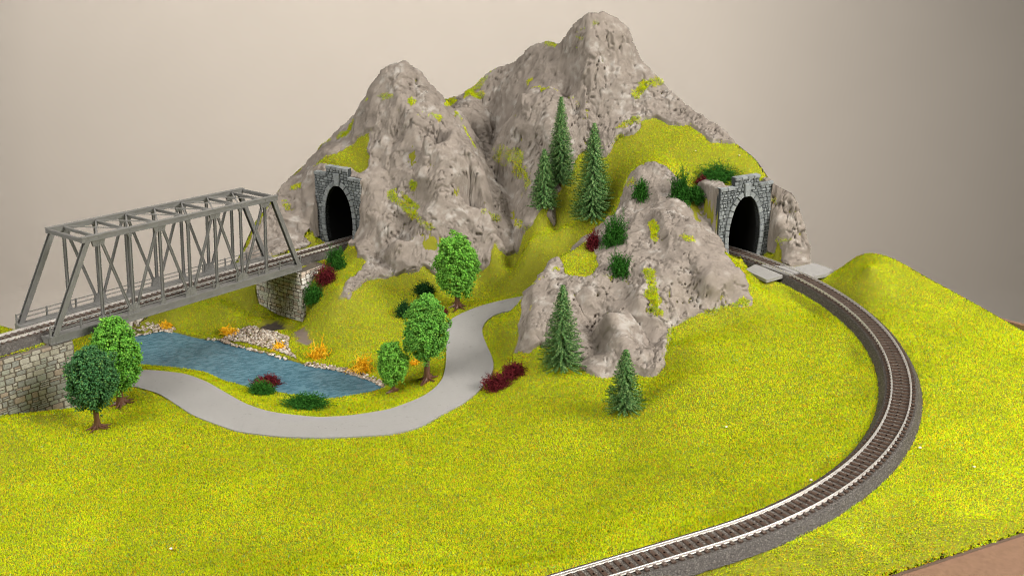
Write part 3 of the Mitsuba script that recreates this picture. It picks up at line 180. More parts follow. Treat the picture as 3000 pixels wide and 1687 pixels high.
BOARD = Polygon([(-.8085, -.3005), (-.594, .024), (-0.1123, 0.7527), (.396, .231), (.788, -.171), (.411, -.344), (.288, -.400), (-.05, -.56), (-.45, -.62)])
def arc(a, r=R): return np.c_[CX + r * np.cos(np.radians(a)), CY + r * np.sin(np.radians(a))]
A_END = -64.0
_t0 = arc(np.array([A_END]))[0]; _td = np.array([math.sin(math.radians(A_END)), -math.cos(math.radians(A_END))])
TRACK = np.vstack([arc(np.linspace(50, A_END, 240)), _t0 + _td * np.linspace(.004, .40, 90)[:, None]])
PORT_W, PORT_H = .087, .1066
PL = dict(c=np.array([-.2415, .347]), a=math.radians(-34.5), z=.0245)        # left portal: centre, direction to its right as seen from the front
PR = dict(c=np.array([.3018, .2414]), a=math.radians(29.2), z=.0385)
def local(p, x, y):
    d = np.array([math.cos(p['a']), math.sin(p['a'])]); nrm = np.array([d[1], -d[0]])    # nrm points out of the tunnel
    X, Y = x - p['c'][0], y - p['c'][1]
    return X * d[0] + Y * d[1], X * nrm[0] + Y * nrm[1]
PIER_R, PIER_W = np.array([-.2755, .2255]), .086
PIER_L = PIER_R - N2 * PIER_W

DX, X0, Y0 = .002, -.80, -.64
xs, ys = X0 + DX * np.arange(810), Y0 + DX * np.arange(720)
_c = RBFInterpolator(CTRL[:, :2], CTRL[:, 2], kernel='linear')
gx, gy = np.meshgrid(X0 + .004 * np.arange(406), Y0 + .004 * np.arange(361))
H = _c(np.c_[gx.ravel(), gy.ravel()]).reshape(gx.shape)
XX, YY = np.meshgrid(xs, ys)
_H0 = H
H = gaussian_filter(map_coordinates(H, [(YY - Y0) / .004, (XX - X0) / .004], order=3, mode='nearest'), 1.5)
_sh = gaussian_filter((shapely.contains_xy(unary_union([Polygon(q_).buffer(.004) for q_ in (R1, R2, R3)]), XX, YY)).astype(float), 4)
_lin = LinearNDInterpolator(CTRL[:, :2], CTRL[:, 2])(XX, YY); _rbf = gaussian_filter(map_coordinates(_H0, [(YY - Y0) / .004, (XX - X0) / .004], order=1, mode='nearest'), .7)
_raw = gaussian_filter(np.where(np.isnan(_lin), _rbf, .7 * _lin + .3 * _rbf), .6)
H = H * (1 - _sh) + _raw * _sh
# the road and the tracks are laid into the ground
def strip(a, b, n=200, m=16):
    a, b = np.asarray(a), np.asarray(b)
    def res(q):
        s = np.r_[0, np.cumsum(np.linalg.norm(np.diff(q[:, :2], axis=0), axis=1))]; u = np.linspace(0, s[-1], n); g = np.stack([np.interp(u, s, q[:, i]) for i in range(3)], 1)
        return np.stack([gaussian_filter(g[:, i], 2.2, mode='nearest') for i in range(3)], 1)
    A, B = res(a), res(b); t = np.linspace(0, 1, m)[None, :, None]
    return A[:, None] * (1 - t) + B[:, None] * t
ROADG = strip(RI, RO)
ROAD = Polygon(np.vstack([ROADG[:, 0, :2], ROADG[::-1, -1, :2]])).buffer(0)
near = shapely.contains_xy(ROAD.buffer(.03), XX, YY)
flat = ROADG.reshape(-1, 3)
tgt = griddata(flat[:, :2], flat[:, 2], (XX[near], YY[near]), method='nearest')
dist = np.zeros_like(XX); dist[near] = shapely.distance(ROAD, shapely.points(XX[near], YY[near]))
w = np.zeros_like(XX); w[near] = 1 - sstep(.001, .028, dist[near])
tg = np.zeros_like(XX); tg[near] = tgt; tg = np.where(near, gaussian_filter(np.where(near, tg, H), 2.0), 0)
H = np.where(near, H * (1 - w) + (tg - .0012) * w, H)
# pond
PONDP = Polygon(POND).buffer(.004).buffer(-.004)
dp = np.where(shapely.contains_xy(PONDP, XX, YY), -1, 1) * shapely.distance(PONDP.exterior, shapely.points(XX, YY))
WATER = -.0418
H = np.where(dp < 0, np.minimum(H, WATER - .0015 - .004 * sstep(0, .01, -dp)), np.where(dp < .05, np.maximum(H, WATER - .0015 + .004 * sstep(0, .006, dp)), H))
# track corridors
rr = np.hypot(XX - CX, YY - CY); ang = np.degrees(np.arctan2(YY - CY, XX - CX))
dT = np.abs(rr - R)
q = np.stack([XX - _t0[0], YY - _t0[1]], -1); along = q @ _td; across = np.abs(q @ np.array([_td[1], -_td[0]]))
dT = np.where((along > 0) & (ang < -30), across, np.where((ang > A_END - 1) & (ang < 60), dT, 9))
lR, fR = local(PR, XX, YY); lL, fL = local(PL, XX, YY)
dT = np.where((ang > 20) & (fR < 0), 9, dT)
w = 1 - sstep(.0205, .033, dT); H = H * (1 - w) + .0383 * w
S = (XX - BC[0]) * E2[0] + (YY - BC[1]) * E2[1]; Lt = (XX - BC[0]) * N2[0] + (YY - BC[1]) * N2[1]
BEDZ = BC[2] - .0534 * S - .0083
ends = (S < -.178) | ((S > .172) & (fL > 0))
w = np.where(ends, 1 - sstep(.023, .036, np.abs(Lt)), 0); H = H * (1 - w) + BEDZ * w
# portals: in front the track level, behind at least as high as the portal
for p, l, f in ((PL, lL, fL), (PR, lR, fR)):
    hi = (np.abs(l) < PORT_W / 2 - .001) & (f < -.003) & (f > -.05)
    H = np.where(hi, np.clip(H, p['z'] + PORT_H - .002, p['z'] + PORT_H - .001 + 1.6 * np.maximum(-f - .008, 0) + .01 * (np.abs(l) < .019)), H)
    lo = (np.abs(l) < PORT_W / 2 + .001) & (f >= -.003) & (f < .02)
    H = np.where(lo, np.minimum(H, p['z'] + .001 + .5 * np.maximum(np.abs(l) - .022, 0)), H)
# pier and retaining wall
ps, pl_ = (XX - PIER_R[0]) * E2[0] + (YY - PIER_R[1]) * E2[1], -((XX - PIER_R[0]) * N2[0] + (YY - PIER_R[1]) * N2[1])
H = np.where((pl_ > -.01) & (pl_ < PIER_W) & (ps < .0068) & (ps > -.02), np.minimum(H, -.0385 + .25 * np.maximum(pl_ - .05, 0)), H)
inp = (pl_ > .0075) & (pl_ < PIER_W) & (ps >= .0075) & (ps < .05)
H = np.where(inp, np.maximum(H, .0275), H)
W0, W1 = np.array(WALL[0]), np.array(WALL[1])                      # right and left end of the wall's top edge
wd = (W1 - W0)[:2]; WLEN = np.linalg.norm(wd); wd /= WLEN; wn = np.array([-wd[1], wd[0]])
wn = wn if wn[1] < 0 else -wn
wt, wf = (XX - W0[0]) * wd[0] + (YY - W0[1]) * wd[1], (XX - W0[0]) * wn[0] + (YY - W0[1]) * wn[1]
wtop = W0[2] + (W1[2] - W0[2]) * wt / WLEN
H = np.where((wt > 0) & (wf < -.003) & (Lt > -.0) & (wt < .2), np.clip(H, wtop - .0025, wtop + .001), H)
wbase = np.interp(wt, [0, WLEN], [-.0285, -.0075])
H = np.where((wt > -.002) & (wf >= -.003) & (wf < .03), np.minimum(H, wbase + .3 * np.maximum(wf - .008, 0)), H)
H = np.where((wt < -.002) & (wt > -.06) & (np.abs(wf) < .06) & (S > -.178), np.minimum(H, -.024), H)
_fe = ((XX - .288) * .4145 - (YY + .400) * .910)                      # distance outside the front edge line
H = np.where(YY < -.1, np.minimum(H, .0078 + 1.0 * np.maximum(-_fe, 0)), H)
def Hz(x, y):
    s = np.shape(x); return map_coordinates(H, [(np.ravel(y) - Y0) / DX, (np.ravel(x) - X0) / DX], order=1, mode='nearest').reshape(s)
GY, GX = np.gradient(gaussian_filter(H, .7), DX)
def grad(x, y):
    c = [(np.asarray(y) - Y0) / DX, (np.asarray(x) - X0) / DX]
    return map_coordinates(GX, c, order=1, mode='nearest'), map_coordinates(GY, c, order=1, mode='nearest')
def normal(x, y):
    a, b = grad(x, y); n = np.stack([-a, -b, np.ones_like(a)], -1); return n / np.linalg.norm(n, axis=-1, keepdims=True)

# rock mask: outlines with ragged edges
ROCKP = unary_union([Polygon(R1).buffer(.003), Polygon(R2).buffer(.010), Polygon(R3).buffer(.001)])
GREENP = unary_union([Polygon(r).buffer(0) for r in (G1, G2)])
rm = (shapely.contains_xy(ROCKP, XX, YY) & ~shapely.contains_xy(GREENP, XX, YY)).astype(float)
RM = gaussian_filter(rm, 2.2) + .85 * (fbm(np.stack([XX / .011, YY / .011, H / .011], -1), 3, 5) - .5)
steep = sstep(1.5, 2.3, np.hypot(*np.gradient(gaussian_filter(H, 1.0), DX))) * ((YY > .17) & (XX > -.32) & (H > .0) & (np.hypot(XX + .276, YY - .225) > .06) & ((XX < -.03) | (XX > .2) | (YY > .3)))
RM = np.maximum(RM, .85 * steep)
tunnel = np.zeros_like(XX, bool)
for l, f in ((lL, fL), (lR, fR)): tunnel |= (np.abs(l) < .040) & (f > -.003) & (f < .03)
RM = np.where(tunnel | (dT < .026) | (w > .3), -1, RM)
def RMz(x, y): return map_coordinates(RM, [(np.asarray(y) - Y0) / DX, (np.asarray(x) - X0) / DX], order=1, mode='nearest')
def relief(P):
    q = P * np.array([1, 1, .5])
    wp = P + .0035 * (np.stack([nz(P / .011, 81), nz(P / .011, 82), nz(P / .011, 83)], -1) - .5)
    q = wp * np.array([1, 1, .6])
    fold = lambda sc, sd: 1 - np.abs(2 * nz(q / sc, sd) - 1)
    big = (fold(.034, 11) - .6) * .0090 + (fold(.015, 12) - .6) * .0042
    patch = .15 + .85 * sstep(.40, .62, fbm(q / .030, 2, 27))
    th = 2.2 * np.floor(5 * nz(P / .028, 29)) / 5 - 1.1
    u, v = wp[:, 0] * np.cos(th) + wp[:, 2] * np.sin(th), wp[:, 2] * np.cos(th) - wp[:, 0] * np.sin(th)
    streak = np.stack([u / .0036, wp[:, 1] / .006, v / .017], -1)
    rid = np.abs(2 * fbm(wp * np.array([1, 1, .28]) / .0125, 3, 23) - 1)
    mid = -.0030 * sstep(.06, .0, rid) * (.3 + .7 * patch)
    med = (fbm(streak, 2, 31) - .5) * (.0012 + .0020 * patch)
    pit = -.0046 * sstep(.80, .90, nz(wp * np.array([1, 1, .6]) / .0032, 41)) * (.3 + .7 * patch)
    fine = ((nz(P / .0020, 43) - .5) * .0009 + .0010 * sstep(.68, .84, nz(streak * 1.15, 47))) * (.25 + .75 * patch)
    return big + mid + med + pit + fine, rid, pit
def rock_surface(x, y):
    n = normal(x, y); P = np.stack([x, y, Hz(x, y)], -1)
    off = np.clip((RMz(x, y) - .5) * .012, -.005, .0022)
    r, rid, pit = relief(P)
    k = sstep(.35, .75, RMz(x, y))
    return P + n * (off + r * k)[..., None], n, r, rid, pit
def holed(x, y):
    """True inside the tunnels' mouths."""
    out = np.zeros(np.shape(x), bool)
    for p in (PL, PR):
        l, f = local(p, x, y); out |= (np.abs(l) < .040) & (f > -.0064) & (f < .002)
    return out

# ---------------------------------------------------------------- backdrop and board
prof = [(4.4, 4.5), (4.4, -1.5)] + [(4.4 - .5 * (1 - math.cos(a)), -1.5 - .5 * math.sin(a)) for a in np.linspace(.1, math.pi / 2, 10)] + [(-3.0, -2.0)]
v = np.array([[x, y, z] for y, z in prof for x in (-7, 7)]); n = len(prof)
struct('backdrop', 'plain beige studio paper sweep behind the diorama', (v, np.array([t for i in range(n - 1) for t in ([2 * i, 2 * i + 1, 2 * i + 3], [2 * i, 2 * i + 3, 2 * i + 2])])), 'm_backdrop', smooth=40)
bv, bf = prism(BOARD.buffer(.05, join_style=2), 0, .012)
bb = np.c_[bv[:, 0], bv[:, 2], bv[:, 1] - .068]
key = put('base_board', (bb, bf[:, ::-1]), 'm_board'); tag(key, 'flat brown hardboard base sheet showing at the front corner', 'board')
# front margin of the board, at the level of the grass edge
fm = Polygon([(-.05, -.556), (.288, -.396), (.411, -.340), (.788, -.167), (.86, -.26), (.1, -.62)])
mv, mf = prism(fm, 0, .02); put('front_margin', (np.c_[mv[:, 0], mv[:, 2], mv[:, 1] - .0140], mf[:, ::-1]), 'm_board', key)
side = bar((.562, .0665, -.018), (.786, -.163, -.018), .006, .098)
rim = put('side_rim', side, 'm_board', key)

# ---------------------------------------------------------------- ground
st = 2
ix, iy = np.meshgrid(np.arange(0, 810, st), np.arange(0, 720, st)); nx, ny = ix.shape[1], ix.shape[0]
gxx, gyy = xs[ix], ys[iy]
P = np.stack([gxx, gyy, H[iy, ix]], -1).reshape(-1, 3)
i = np.arange(nx * ny).reshape(ny, nx)
F = np.vstack([np.stack([i[:-1, :-1], i[:-1, 1:], i[1:, 1:]], -1).reshape(-1, 3), np.stack([i[:-1, :-1], i[1:, 1:], i[1:, :-1]], -1).reshape(-1, 3)])
inb = shapely.contains_xy(BOARD, P[:, 0], P[:, 1]) & ~holed(P[:, 0], P[:, 1]) & ~((np.abs(local(PL, P[:, 0], P[:, 1])[0]) < .03) & (local(PL, P[:, 0], P[:, 1])[1] > .0) & (local(PL, P[:, 0], P[:, 1])[1] < -.01))
tri = P[F]
F = F[inb[F].all(1)]
rk = RMz(P[:, 0], P[:, 1]); P2 = P.copy(); P2[:, 2] -= .0045 * sstep(.55, .8, rk)
def capsules(P, C, seed, thin=.35):
    """1 where P lies within one of the capsules (with ragged edges)."""
    out = np.zeros(len(P), bool); soft = np.random.default_rng(seed).random(len(P)); nzv = fbm(P / .0065, 2, seed)
    for c in C:
        a, b, r = np.array(c[:3]), np.array(c[3:6]), c[6]
        s = np.nonzero(np.abs(P - (a + b) / 2).max(1) < np.abs(b - a).max() / 2 + 1.6 * r)[0]
        if not len(s): continue
        d = b - a; t = np.clip(((P[s] - a) @ d) / max(d @ d, 1e-12), 0, 1); D = np.linalg.norm(P[s] - a - t[:, None] * d, axis=1)
        out[s] |= D + .45 * r * soft[s] < r * (.5 + 1.45 * nzv[s])
    return out
gcol = np.array([.19, .19, .022]) + .5 * (fbm(P / .02, 3, 3)[:, None] - .5) * np.array([.1, .08, .02])
bare = capsules(P, BARE, 9)
gcol[bare] = [.17, .135, .11]
Ls, Ss = (P[:, :2] - BC[:2]) @ N2, (P[:, :2] - BC[:2]) @ E2
earth = (np.abs(Ls) < .030) & (Ss < -.15) | (P[:, 2] < WATER - .0008)
gcol[earth] = [.06, .05, .042]
struct('ground', 'moulded terrain shell painted yellow green under the grass', (P2, F), 'm_vertex', smooth=True, color=np.clip(gcol, .01, 1))
# skirt round the board
ex = np.array(BOARD.segmentize(.004).exterior.coords)[:-1]; zt = Hz(ex[:, 0], ex[:, 1]); m = len(ex)
sk = np.vstack([np.c_[ex, zt + .0005], np.c_[ex, np.full(m, -.066)]]); j = (np.arange(m) + 1) % m
scol = np.tile([[.16, .12, .09]], (2 * m, 1))
struct('terrain_edge', 'bare cut edge of the terrain shell around the board', (sk, np.vstack([np.c_[np.arange(m), j, j + m], np.c_[np.arange(m), j + m, np.arange(m) + m]])), 'm_vertex', smooth=True, color=scol)

# ---------------------------------------------------------------- rock
hx, hy = np.meshgrid(np.arange(-.42, .44, .00115), np.arange(-.08, .74, .00065)); ny, nx = hx.shape
near = RMz(hx, hy) > .2
near &= shapely.contains_xy(BOARD, hx, hy) & ~holed(hx, hy)
idm = -np.ones(hx.shape, int); idm[near] = np.arange(near.sum())
V, N, rl, rid, pit = rock_surface(hx[near], hy[near])
a, b, c, d = idm[:-1, :-1], idm[:-1, 1:], idm[1:, 1:], idm[1:, :-1]
F = np.vstack([np.stack([a, b, c], -1).reshape(-1, 3), np.stack([a, c, d], -1).reshape(-1, 3)]); F = F[(F >= 0).all(1)]
F = F[np.ptp(V[F][:, :, 2], axis=1) < .05]
# hidden far side: coarser would do, but it is simply dropped where nothing of it can be seen over the ridge
t1, t2, t3 = fbm(V / .03, 3, 51), fbm(V / .007, 3, 53), nz(V / .0019, 57)
dry = sstep(.44, .72, fbm(V * np.array([1, 1, .6]) / .018, 3, 59)) * sstep(.4, .75, t2)
col = np.array([.205, .177, .154])[None] * (.84 + .36 * t1)[:, None] * (.84 + .34 * t2)[:, None]
col = col * (1 - .55 * dry[:, None]) + np.array([.40, .385, .36]) * .55 * dry[:, None]
col *= (.93 + .14 * t3)[:, None]
front_rock = V[:, 1] < .285
isl = (V[:, 0] > -.01) & (V[:, 1] + .25 * np.maximum(V[:, 0] - .2, 0) < .262) & (V[:, 1] < .30)
fi = isl[F].all(1)
def sub(F):
    u, inv = np.unique(F, return_inverse=True); return u, inv.reshape(-1, 3)
for nm, lab, FF in (('mountain', 'tall grey plaster rock mountain with two peaks over the tunnels', F[~fi]), ('rock_outcrop', 'low grey rock outcrop between road and curved track', F[fi])):
    u, ff = sub(FF); struct(nm, lab, (V[u], ff), 'm_vertex', smooth=True, color=np.clip(col[u], .02, .9))

# ---------------------------------------------------------------- road, pond
def roadmesh(G, dz):
    n, m, _ = G.shape; P = G.reshape(-1, 3).copy(); P[:, 2] = np.maximum(P[:, 2], Hz(P[:, 0], P[:, 1]) + .0003) + dz
    i = np.arange(n * m).reshape(n, m)
    f = np.vstack([np.stack([i[:-1, :-1], i[:-1, 1:], i[1:, 1:]], -1).reshape(-1, 3), np.stack([i[:-1, :-1], i[1:, 1:], i[1:, :-1]], -1).reshape(-1, 3)])
    ring = np.r_[i[0], i[1:, -1], i[-1, -2::-1], i[-2:0:-1, 0]]; k = len(ring); low = P[ring] - [0, 0, .0022]
    r2 = np.roll(np.arange(k), -1); w = len(P) + np.arange(k)
    f2 = np.vstack([np.c_[ring, ring[r2], w[r2]], np.c_[ring, w[r2], w]])
    return np.vstack([P, low]), np.vstack([f, f2])
ds = np.linalg.norm(ROADG[:, 0, :2] - np.array(RI[6])[:2], axis=1); cut = int(np.argmin(ds)) + 2
rk_ = struct('road', 'smooth grey model road winding past the pond', roadmesh(ROADG[:cut + 3], .0004), 'm_road', smooth=30)
put('road_strip', roadmesh(ROADG[cut:], .0008), 'm_road', rk_, smooth=30)
pg = PONDP.buffer(.005)
px_, py_ = np.meshgrid(np.arange(-.56, -.06, .004), np.arange(-.16, .16, .004))
tri2, tf2 = trimesh.creation.triangulate_polygon(pg, engine='earcut')
struct('pond', 'small blue pond sheet with fine ripples', (np.c_[tri2, np.full(len(tri2), WATER)], tf2), 'm_water')
# ---------------------------------------------------------------- tracks
def sweep(path, prof):
    """path (n, 3), prof (m, 2) of (offset to the right, height), closed profile."""
    n, m = len(path), len(prof); d = np.gradient(path, axis=0); d[:, 2] *= 1; d /= np.linalg.norm(d, axis=1, keepdims=True)
    s = np.cross(d, [0, 0, 1]); s /= np.linalg.norm(s, axis=1, keepdims=True); u = np.cross(s, d)
    v = path[:, None] + prof[None, :, :1] * s[:, None] + prof[None, :, 1:] * u[:, None]
    i = np.arange(n * m).reshape(n, m); j = np.roll(i, -1, 1)
    return v.reshape(-1, 3), np.vstack([np.stack([i[:-1], i[1:], j[1:]], -1).reshape(-1, 3), np.stack([i[:-1], j[1:], j[:-1]], -1).reshape(-1, 3)])
def resample(path, step):
    s = np.r_[0, np.cumsum(np.linalg.norm(np.diff(path, axis=0), axis=1))]; u = np.arange(step / 2, s[-1], step)
    return np.stack([np.interp(u, s, path[:, i]) for i in range(path.shape[1])], 1)
RAILP = np.array([(-.00095, -.0026), (-.00095, -.0022), (-.0003, -.0019), (-.0003, -.0010), (-.00055, -.0008), (-.00055, -.00012), (-.0004, 0), (.0004, 0), (.00055, -.00012), (.00055, -.0008), (.0003, -.0010), (.0003, -.0019), (.00095, -.0022), (.00095, -.0026)])
BEDP = np.array([(-.0203, -.0117), (-.0155, -.0044), (-.0142, -.0032), (.0142, -.0032), (.0155, -.0044), (.0203, -.0117)])
sl = join([box(-.0128, .0128, -.0016, .0016, -.0050, -.0021)] + [box(s * .00825 + o - .0008, s * .00825 + o + .0008, -.0009, .0009, -.0026, -.0017) for s in (-1, 1) for o in (-.0014, .0014)])
SLEEPER = mikit.ply(sl, 'm_sleeper')
def track(name, label, path, black=None, group=None):
    t = thing(name, label, 'track', group)
    fine = resample(path, .004)
    bp = np.vstack([BEDP, BEDP[0] * 0]) [:-1]
    # the ballast shoulder is granular: subdivide the profile and roughen it
    dense = []
    for a_, b_ in zip(BEDP[:-1], BEDP[1:]): dense += [a_ + (b_ - a_) * k for k in np.linspace(0, 1, max(2, int(np.linalg.norm(b_ - a_) / .0011)), endpoint=False)]
    dense = np.array(dense + [BEDP[-1]])
    pth = resample(path, .0013); v_, f_ = sweep(pth, dense); m_ = len(dense)
    f_ = f_[~((f_ % m_ == 0).any(1) & (f_ % m_ == m_ - 1).any(1))]
    v_ = v_ + (rng.random((len(v_), 1)) - .5) * np.array([0, 0, .0008])
    put('ballast_bed', (v_, f_), 'm_ballast', t, smooth=True)
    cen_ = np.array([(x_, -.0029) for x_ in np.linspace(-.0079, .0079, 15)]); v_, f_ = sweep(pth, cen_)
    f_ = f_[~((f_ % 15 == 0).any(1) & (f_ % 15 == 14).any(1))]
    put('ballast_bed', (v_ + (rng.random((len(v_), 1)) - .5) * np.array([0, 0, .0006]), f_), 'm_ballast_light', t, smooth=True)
    for s in (-1, 1):
        p_ = fine + 0
        d = np.gradient(p_, axis=0); d /= np.linalg.norm(d, axis=1, keepdims=True); sd = np.cross(d, [0, 0, 1]); sd /= np.linalg.norm(sd, axis=1, keepdims=True)
        put('rail', sweep(p_ + sd * s * .0088, RAILP), 'm_rail', t, smooth=20)
    sp = resample(path, .0073); d = np.gradient(sp, axis=0); st_ = []
    for p_, dd in zip(sp, d):
        if black is not None and black(p_): continue
        dd = dd / np.linalg.norm(dd); sd = np.cross(dd, [0, 0, 1]); sd /= np.linalg.norm(sd); M = frame(p_, sd, dd, np.cross(sd, dd))
        put('sleeper', SLEEPER, 'm_sleeper', t, to_world=M)
        st_.append(xf(box(-.0006, .0006, -.0006, .0006, -.003, -.0017), M))
    k_ = put('contact_stud', join(st_), 'm_stud', t); tag(k_, kind='stuff')
    return t
pathR = np.c_[TRACK, np.full(len(TRACK), RAILZ)]
PLP = [Polygon([p[:2] for p in q]) for q in PLATES]
over = unary_union(PLP).convex_hull.buffer(-.012)
track('railway_track', 'long curved railway track sweeping round the right side to the tunnel', pathR, black=lambda p: over.contains(shapely.Point(p[0], p[1])))
sL = np.linspace(-.42, .37, 200)
pathL = np.c_[BC[0] + E2[0] * sL, BC[1] + E2[1] * sL, BC[2] + .0033 - .0534 * sL]
track('railway_track', 'straight railway track crossing the lattice bridge into the left tunnel', pathL)

t = thing('level_crossing', 'grey road plates laid level between and beside the rails', 'level crossing')
for q in PLATES:
    q = np.array(q); pg_ = Polygon(q[:, :2]).buffer(0)
    v_, f_ = prism(pg_, 0, .0042); vv = np.c_[v_[:, 0], v_[:, 2], v_[:, 1] + .0440]
    put('road_plate', (vv, f_[:, ::-1]), 'm_road', t)
gap = Polygon(np.vstack([np.array(PLATES[1])[2:5, :2], np.array(PLATES[1])[5:, :2], np.array(PLATES[1])[:2, :2]])).buffer(0)

# ---------------------------------------------------------------- truss bridge
MB = frame(BC, BE, BN, BU)
B = thing('truss_bridge', 'grey green steel lattice truss bridge spanning the pond valley', 'bridge')
def bput(name, parts, parent=B): return put(name, xf(join(parts), MB), 'm_bridge', parent)
HL, HW, HT = .18, .0329, .0987
XP = np.linspace(-.118, .118, 7) + .0023
TL = .1382
for s in (-1, 1):
    y = s * (HW - .002)
    k = bput('girder', [box(-HL, HL, y - .002, y + .002, -.0075, 0), box(-HL, HL, y - .0028 * 1, y + .0028, -.0012, .0006), box(-HL, HL, y - .0026, y + .0026, -.0083, -.0072)])
    bput('rivet', [box(x - .0007, x + .0007, y + s * .0019, y + s * .0027, -.0046, -.0032) for x in np.linspace(-.165, .165, 11)], k)
    k = bput('top_chord', [box(-TL + .0023, TL + .0023, y - .0022, y + .0022, HT - .0052, HT - .0006), box(-TL + .0023, TL + .0023, y - .0028, y + .0028, HT - .0010, HT), box(-TL + .0023, TL + .0023, y - .0027, y + .0027, HT - .0061, HT - .0052)])
    bput('rivet', [bar((x, y + s * .0020, HT - .0031), (x, y + s * .0029, HT - .0031), .0016, .0016) for x in XP], k)
    bput('walkway', [box(-HL, HL, min(s * .0205, y), max(s * .0205, y), -.0012, -.0002)] + [box(x - .0004, x + .0004, min(s * .0207, s * .0295), max(s * .0207, s * .0295), -.0003, .0001) for x in np.linspace(-.175, .175, 25)])
    for e_ in (-1, 1):
        a_, b_ = np.array((e_ * .1315 + .0023, y, HT - .005)), np.array((e_ * .1745, y, 0))
        d = (a_ - b_) / np.linalg.norm(a_ - b_); up = np.cross(d, (0, 1, 0))
        bput('end_post', [bar(b_, a_, .0052, .0012, up), bar(b_ + np.array((0, .002, 0)), a_ + np.array((0, .002, 0)), .0011, .0056, up), bar(b_ - np.array((0, .002, 0)), a_ - np.array((0, .002, 0)), .0011, .0056, up)])
    for i_, x in enumerate(XP):
        bput('vertical_post', [bar((x, y, -.0005), (x, y, HT - .005), .0008, .0030, (1, 0, 0)), bar((x - .0013, y, 0), (x - .0013, y, HT - .005), .0026, .0006, (1, 0, 0)), bar((x + .0013, y, 0), (x + .0013, y, HT - .005), .0026, .0006, (1, 0, 0))])
        if i_ % 2 == 0:
            bput('gusset_plate', [xf(prism(Polygon([(x - .0085, HT - .0058), (x + .0085, HT - .0058), (x + .0065, HT - .0125), (x - .0065, HT - .0125)]), y - .0011, y + .0011), np.eye(4))])
            bput('post_foot', [xf(prism(Polygon([(x - .0042, .0004), (x + .0042, .0004), (x + .0016, .0075), (x - .0016, .0075)]), y - .0011, y + .0011), np.eye(4))])
        else:
            bput('gusset_plate', [xf(prism(Polygon([(x - .004, HT - .0058), (x + .004, HT - .0058), (x + .0016, HT - .0115), (x - .0016, HT - .0115)]), y - .0011, y + .0011), np.eye(4))])
            bput('gusset_plate', [xf(prism(Polygon([(x - .0085, .0004), (x + .0085, .0004), (x + .007, .0075), (x + .002, .011), (x - .002, .011), (x - .007, .0075)]), y - .0011, y + .0011), np.eye(4))])
    for i_ in range(6):
        x0, x1 = XP[i_], XP[i_ + 1]; a_, b_ = ((x0 + .004, y, HT - .009), (x1 - .004, y, .005)) if i_ % 2 == 0 else ((x0 + .004, y, .005), (x1 - .004, y, HT - .009))
        d = np.array(b_) - a_; d /= np.linalg.norm(d); pn = np.cross(d, (0, 1, 0)) * .0011
        bput('diagonal', [bar(a_, b_, .0007, .0027, pn), bar(np.array(a_) + pn, np.array(b_) + pn, .0022, .0006, pn), bar(np.array(a_) - pn, np.array(b_) - pn, .0022, .0006, pn)])
    HR = thing_part = None
    hr = [bar((-HL + .001, y, z_), (HL - .001, y, z_), .0009, .0009) for z_ in (.0058, .0105)]
    k = bput('handrail', hr)
    for x in list(np.linspace(-HL + .0012, HL - .0012, 11)):
        bput('railing_post', [bar((x, y, 0), (x, y, .0115), .0016, .0016)], k)
for x in list(XP):
    bput('cross_beam', [bar((x, -HW + .004, HT - .0022), (x, HW - .004, HT - .0022), .0026, .0007), bar((x, -HW + .004, HT - .0038), (x, HW - .004, HT - .0038), .0008, .0036)])
for e_ in (-1, 1):
    x = e_ * .1368 + .0023; bput('cross_beam', [bar((x, -HW + .004, HT - .0035), (x, HW - .004, HT - .0035), .0022, .0048), bar((x, -HW + .004, HT - .0022), (x, HW - .004, HT - .0022), .0036, .0008)])
for i_ in range(6):
    for a_, b_, w_ in ((1, -1, .0016), (-1, 1, .0023)):
        bput('lateral_brace', [bar((XP[i_], a_ * (HW - .004), HT - .0016 - .0009 * (a_ > 0)), (XP[i_ + 1], b_ * (HW - .004), HT - .0016 - .0009 * (a_ > 0)), w_, .0008)])
bput('deck', [box(-HL, HL, -.0285, .0285, -.0099, -.0086)] + [box(x - .001, x + .001, -.029, .029, -.0098, -.0015) for x in (-.1795, .1795)])

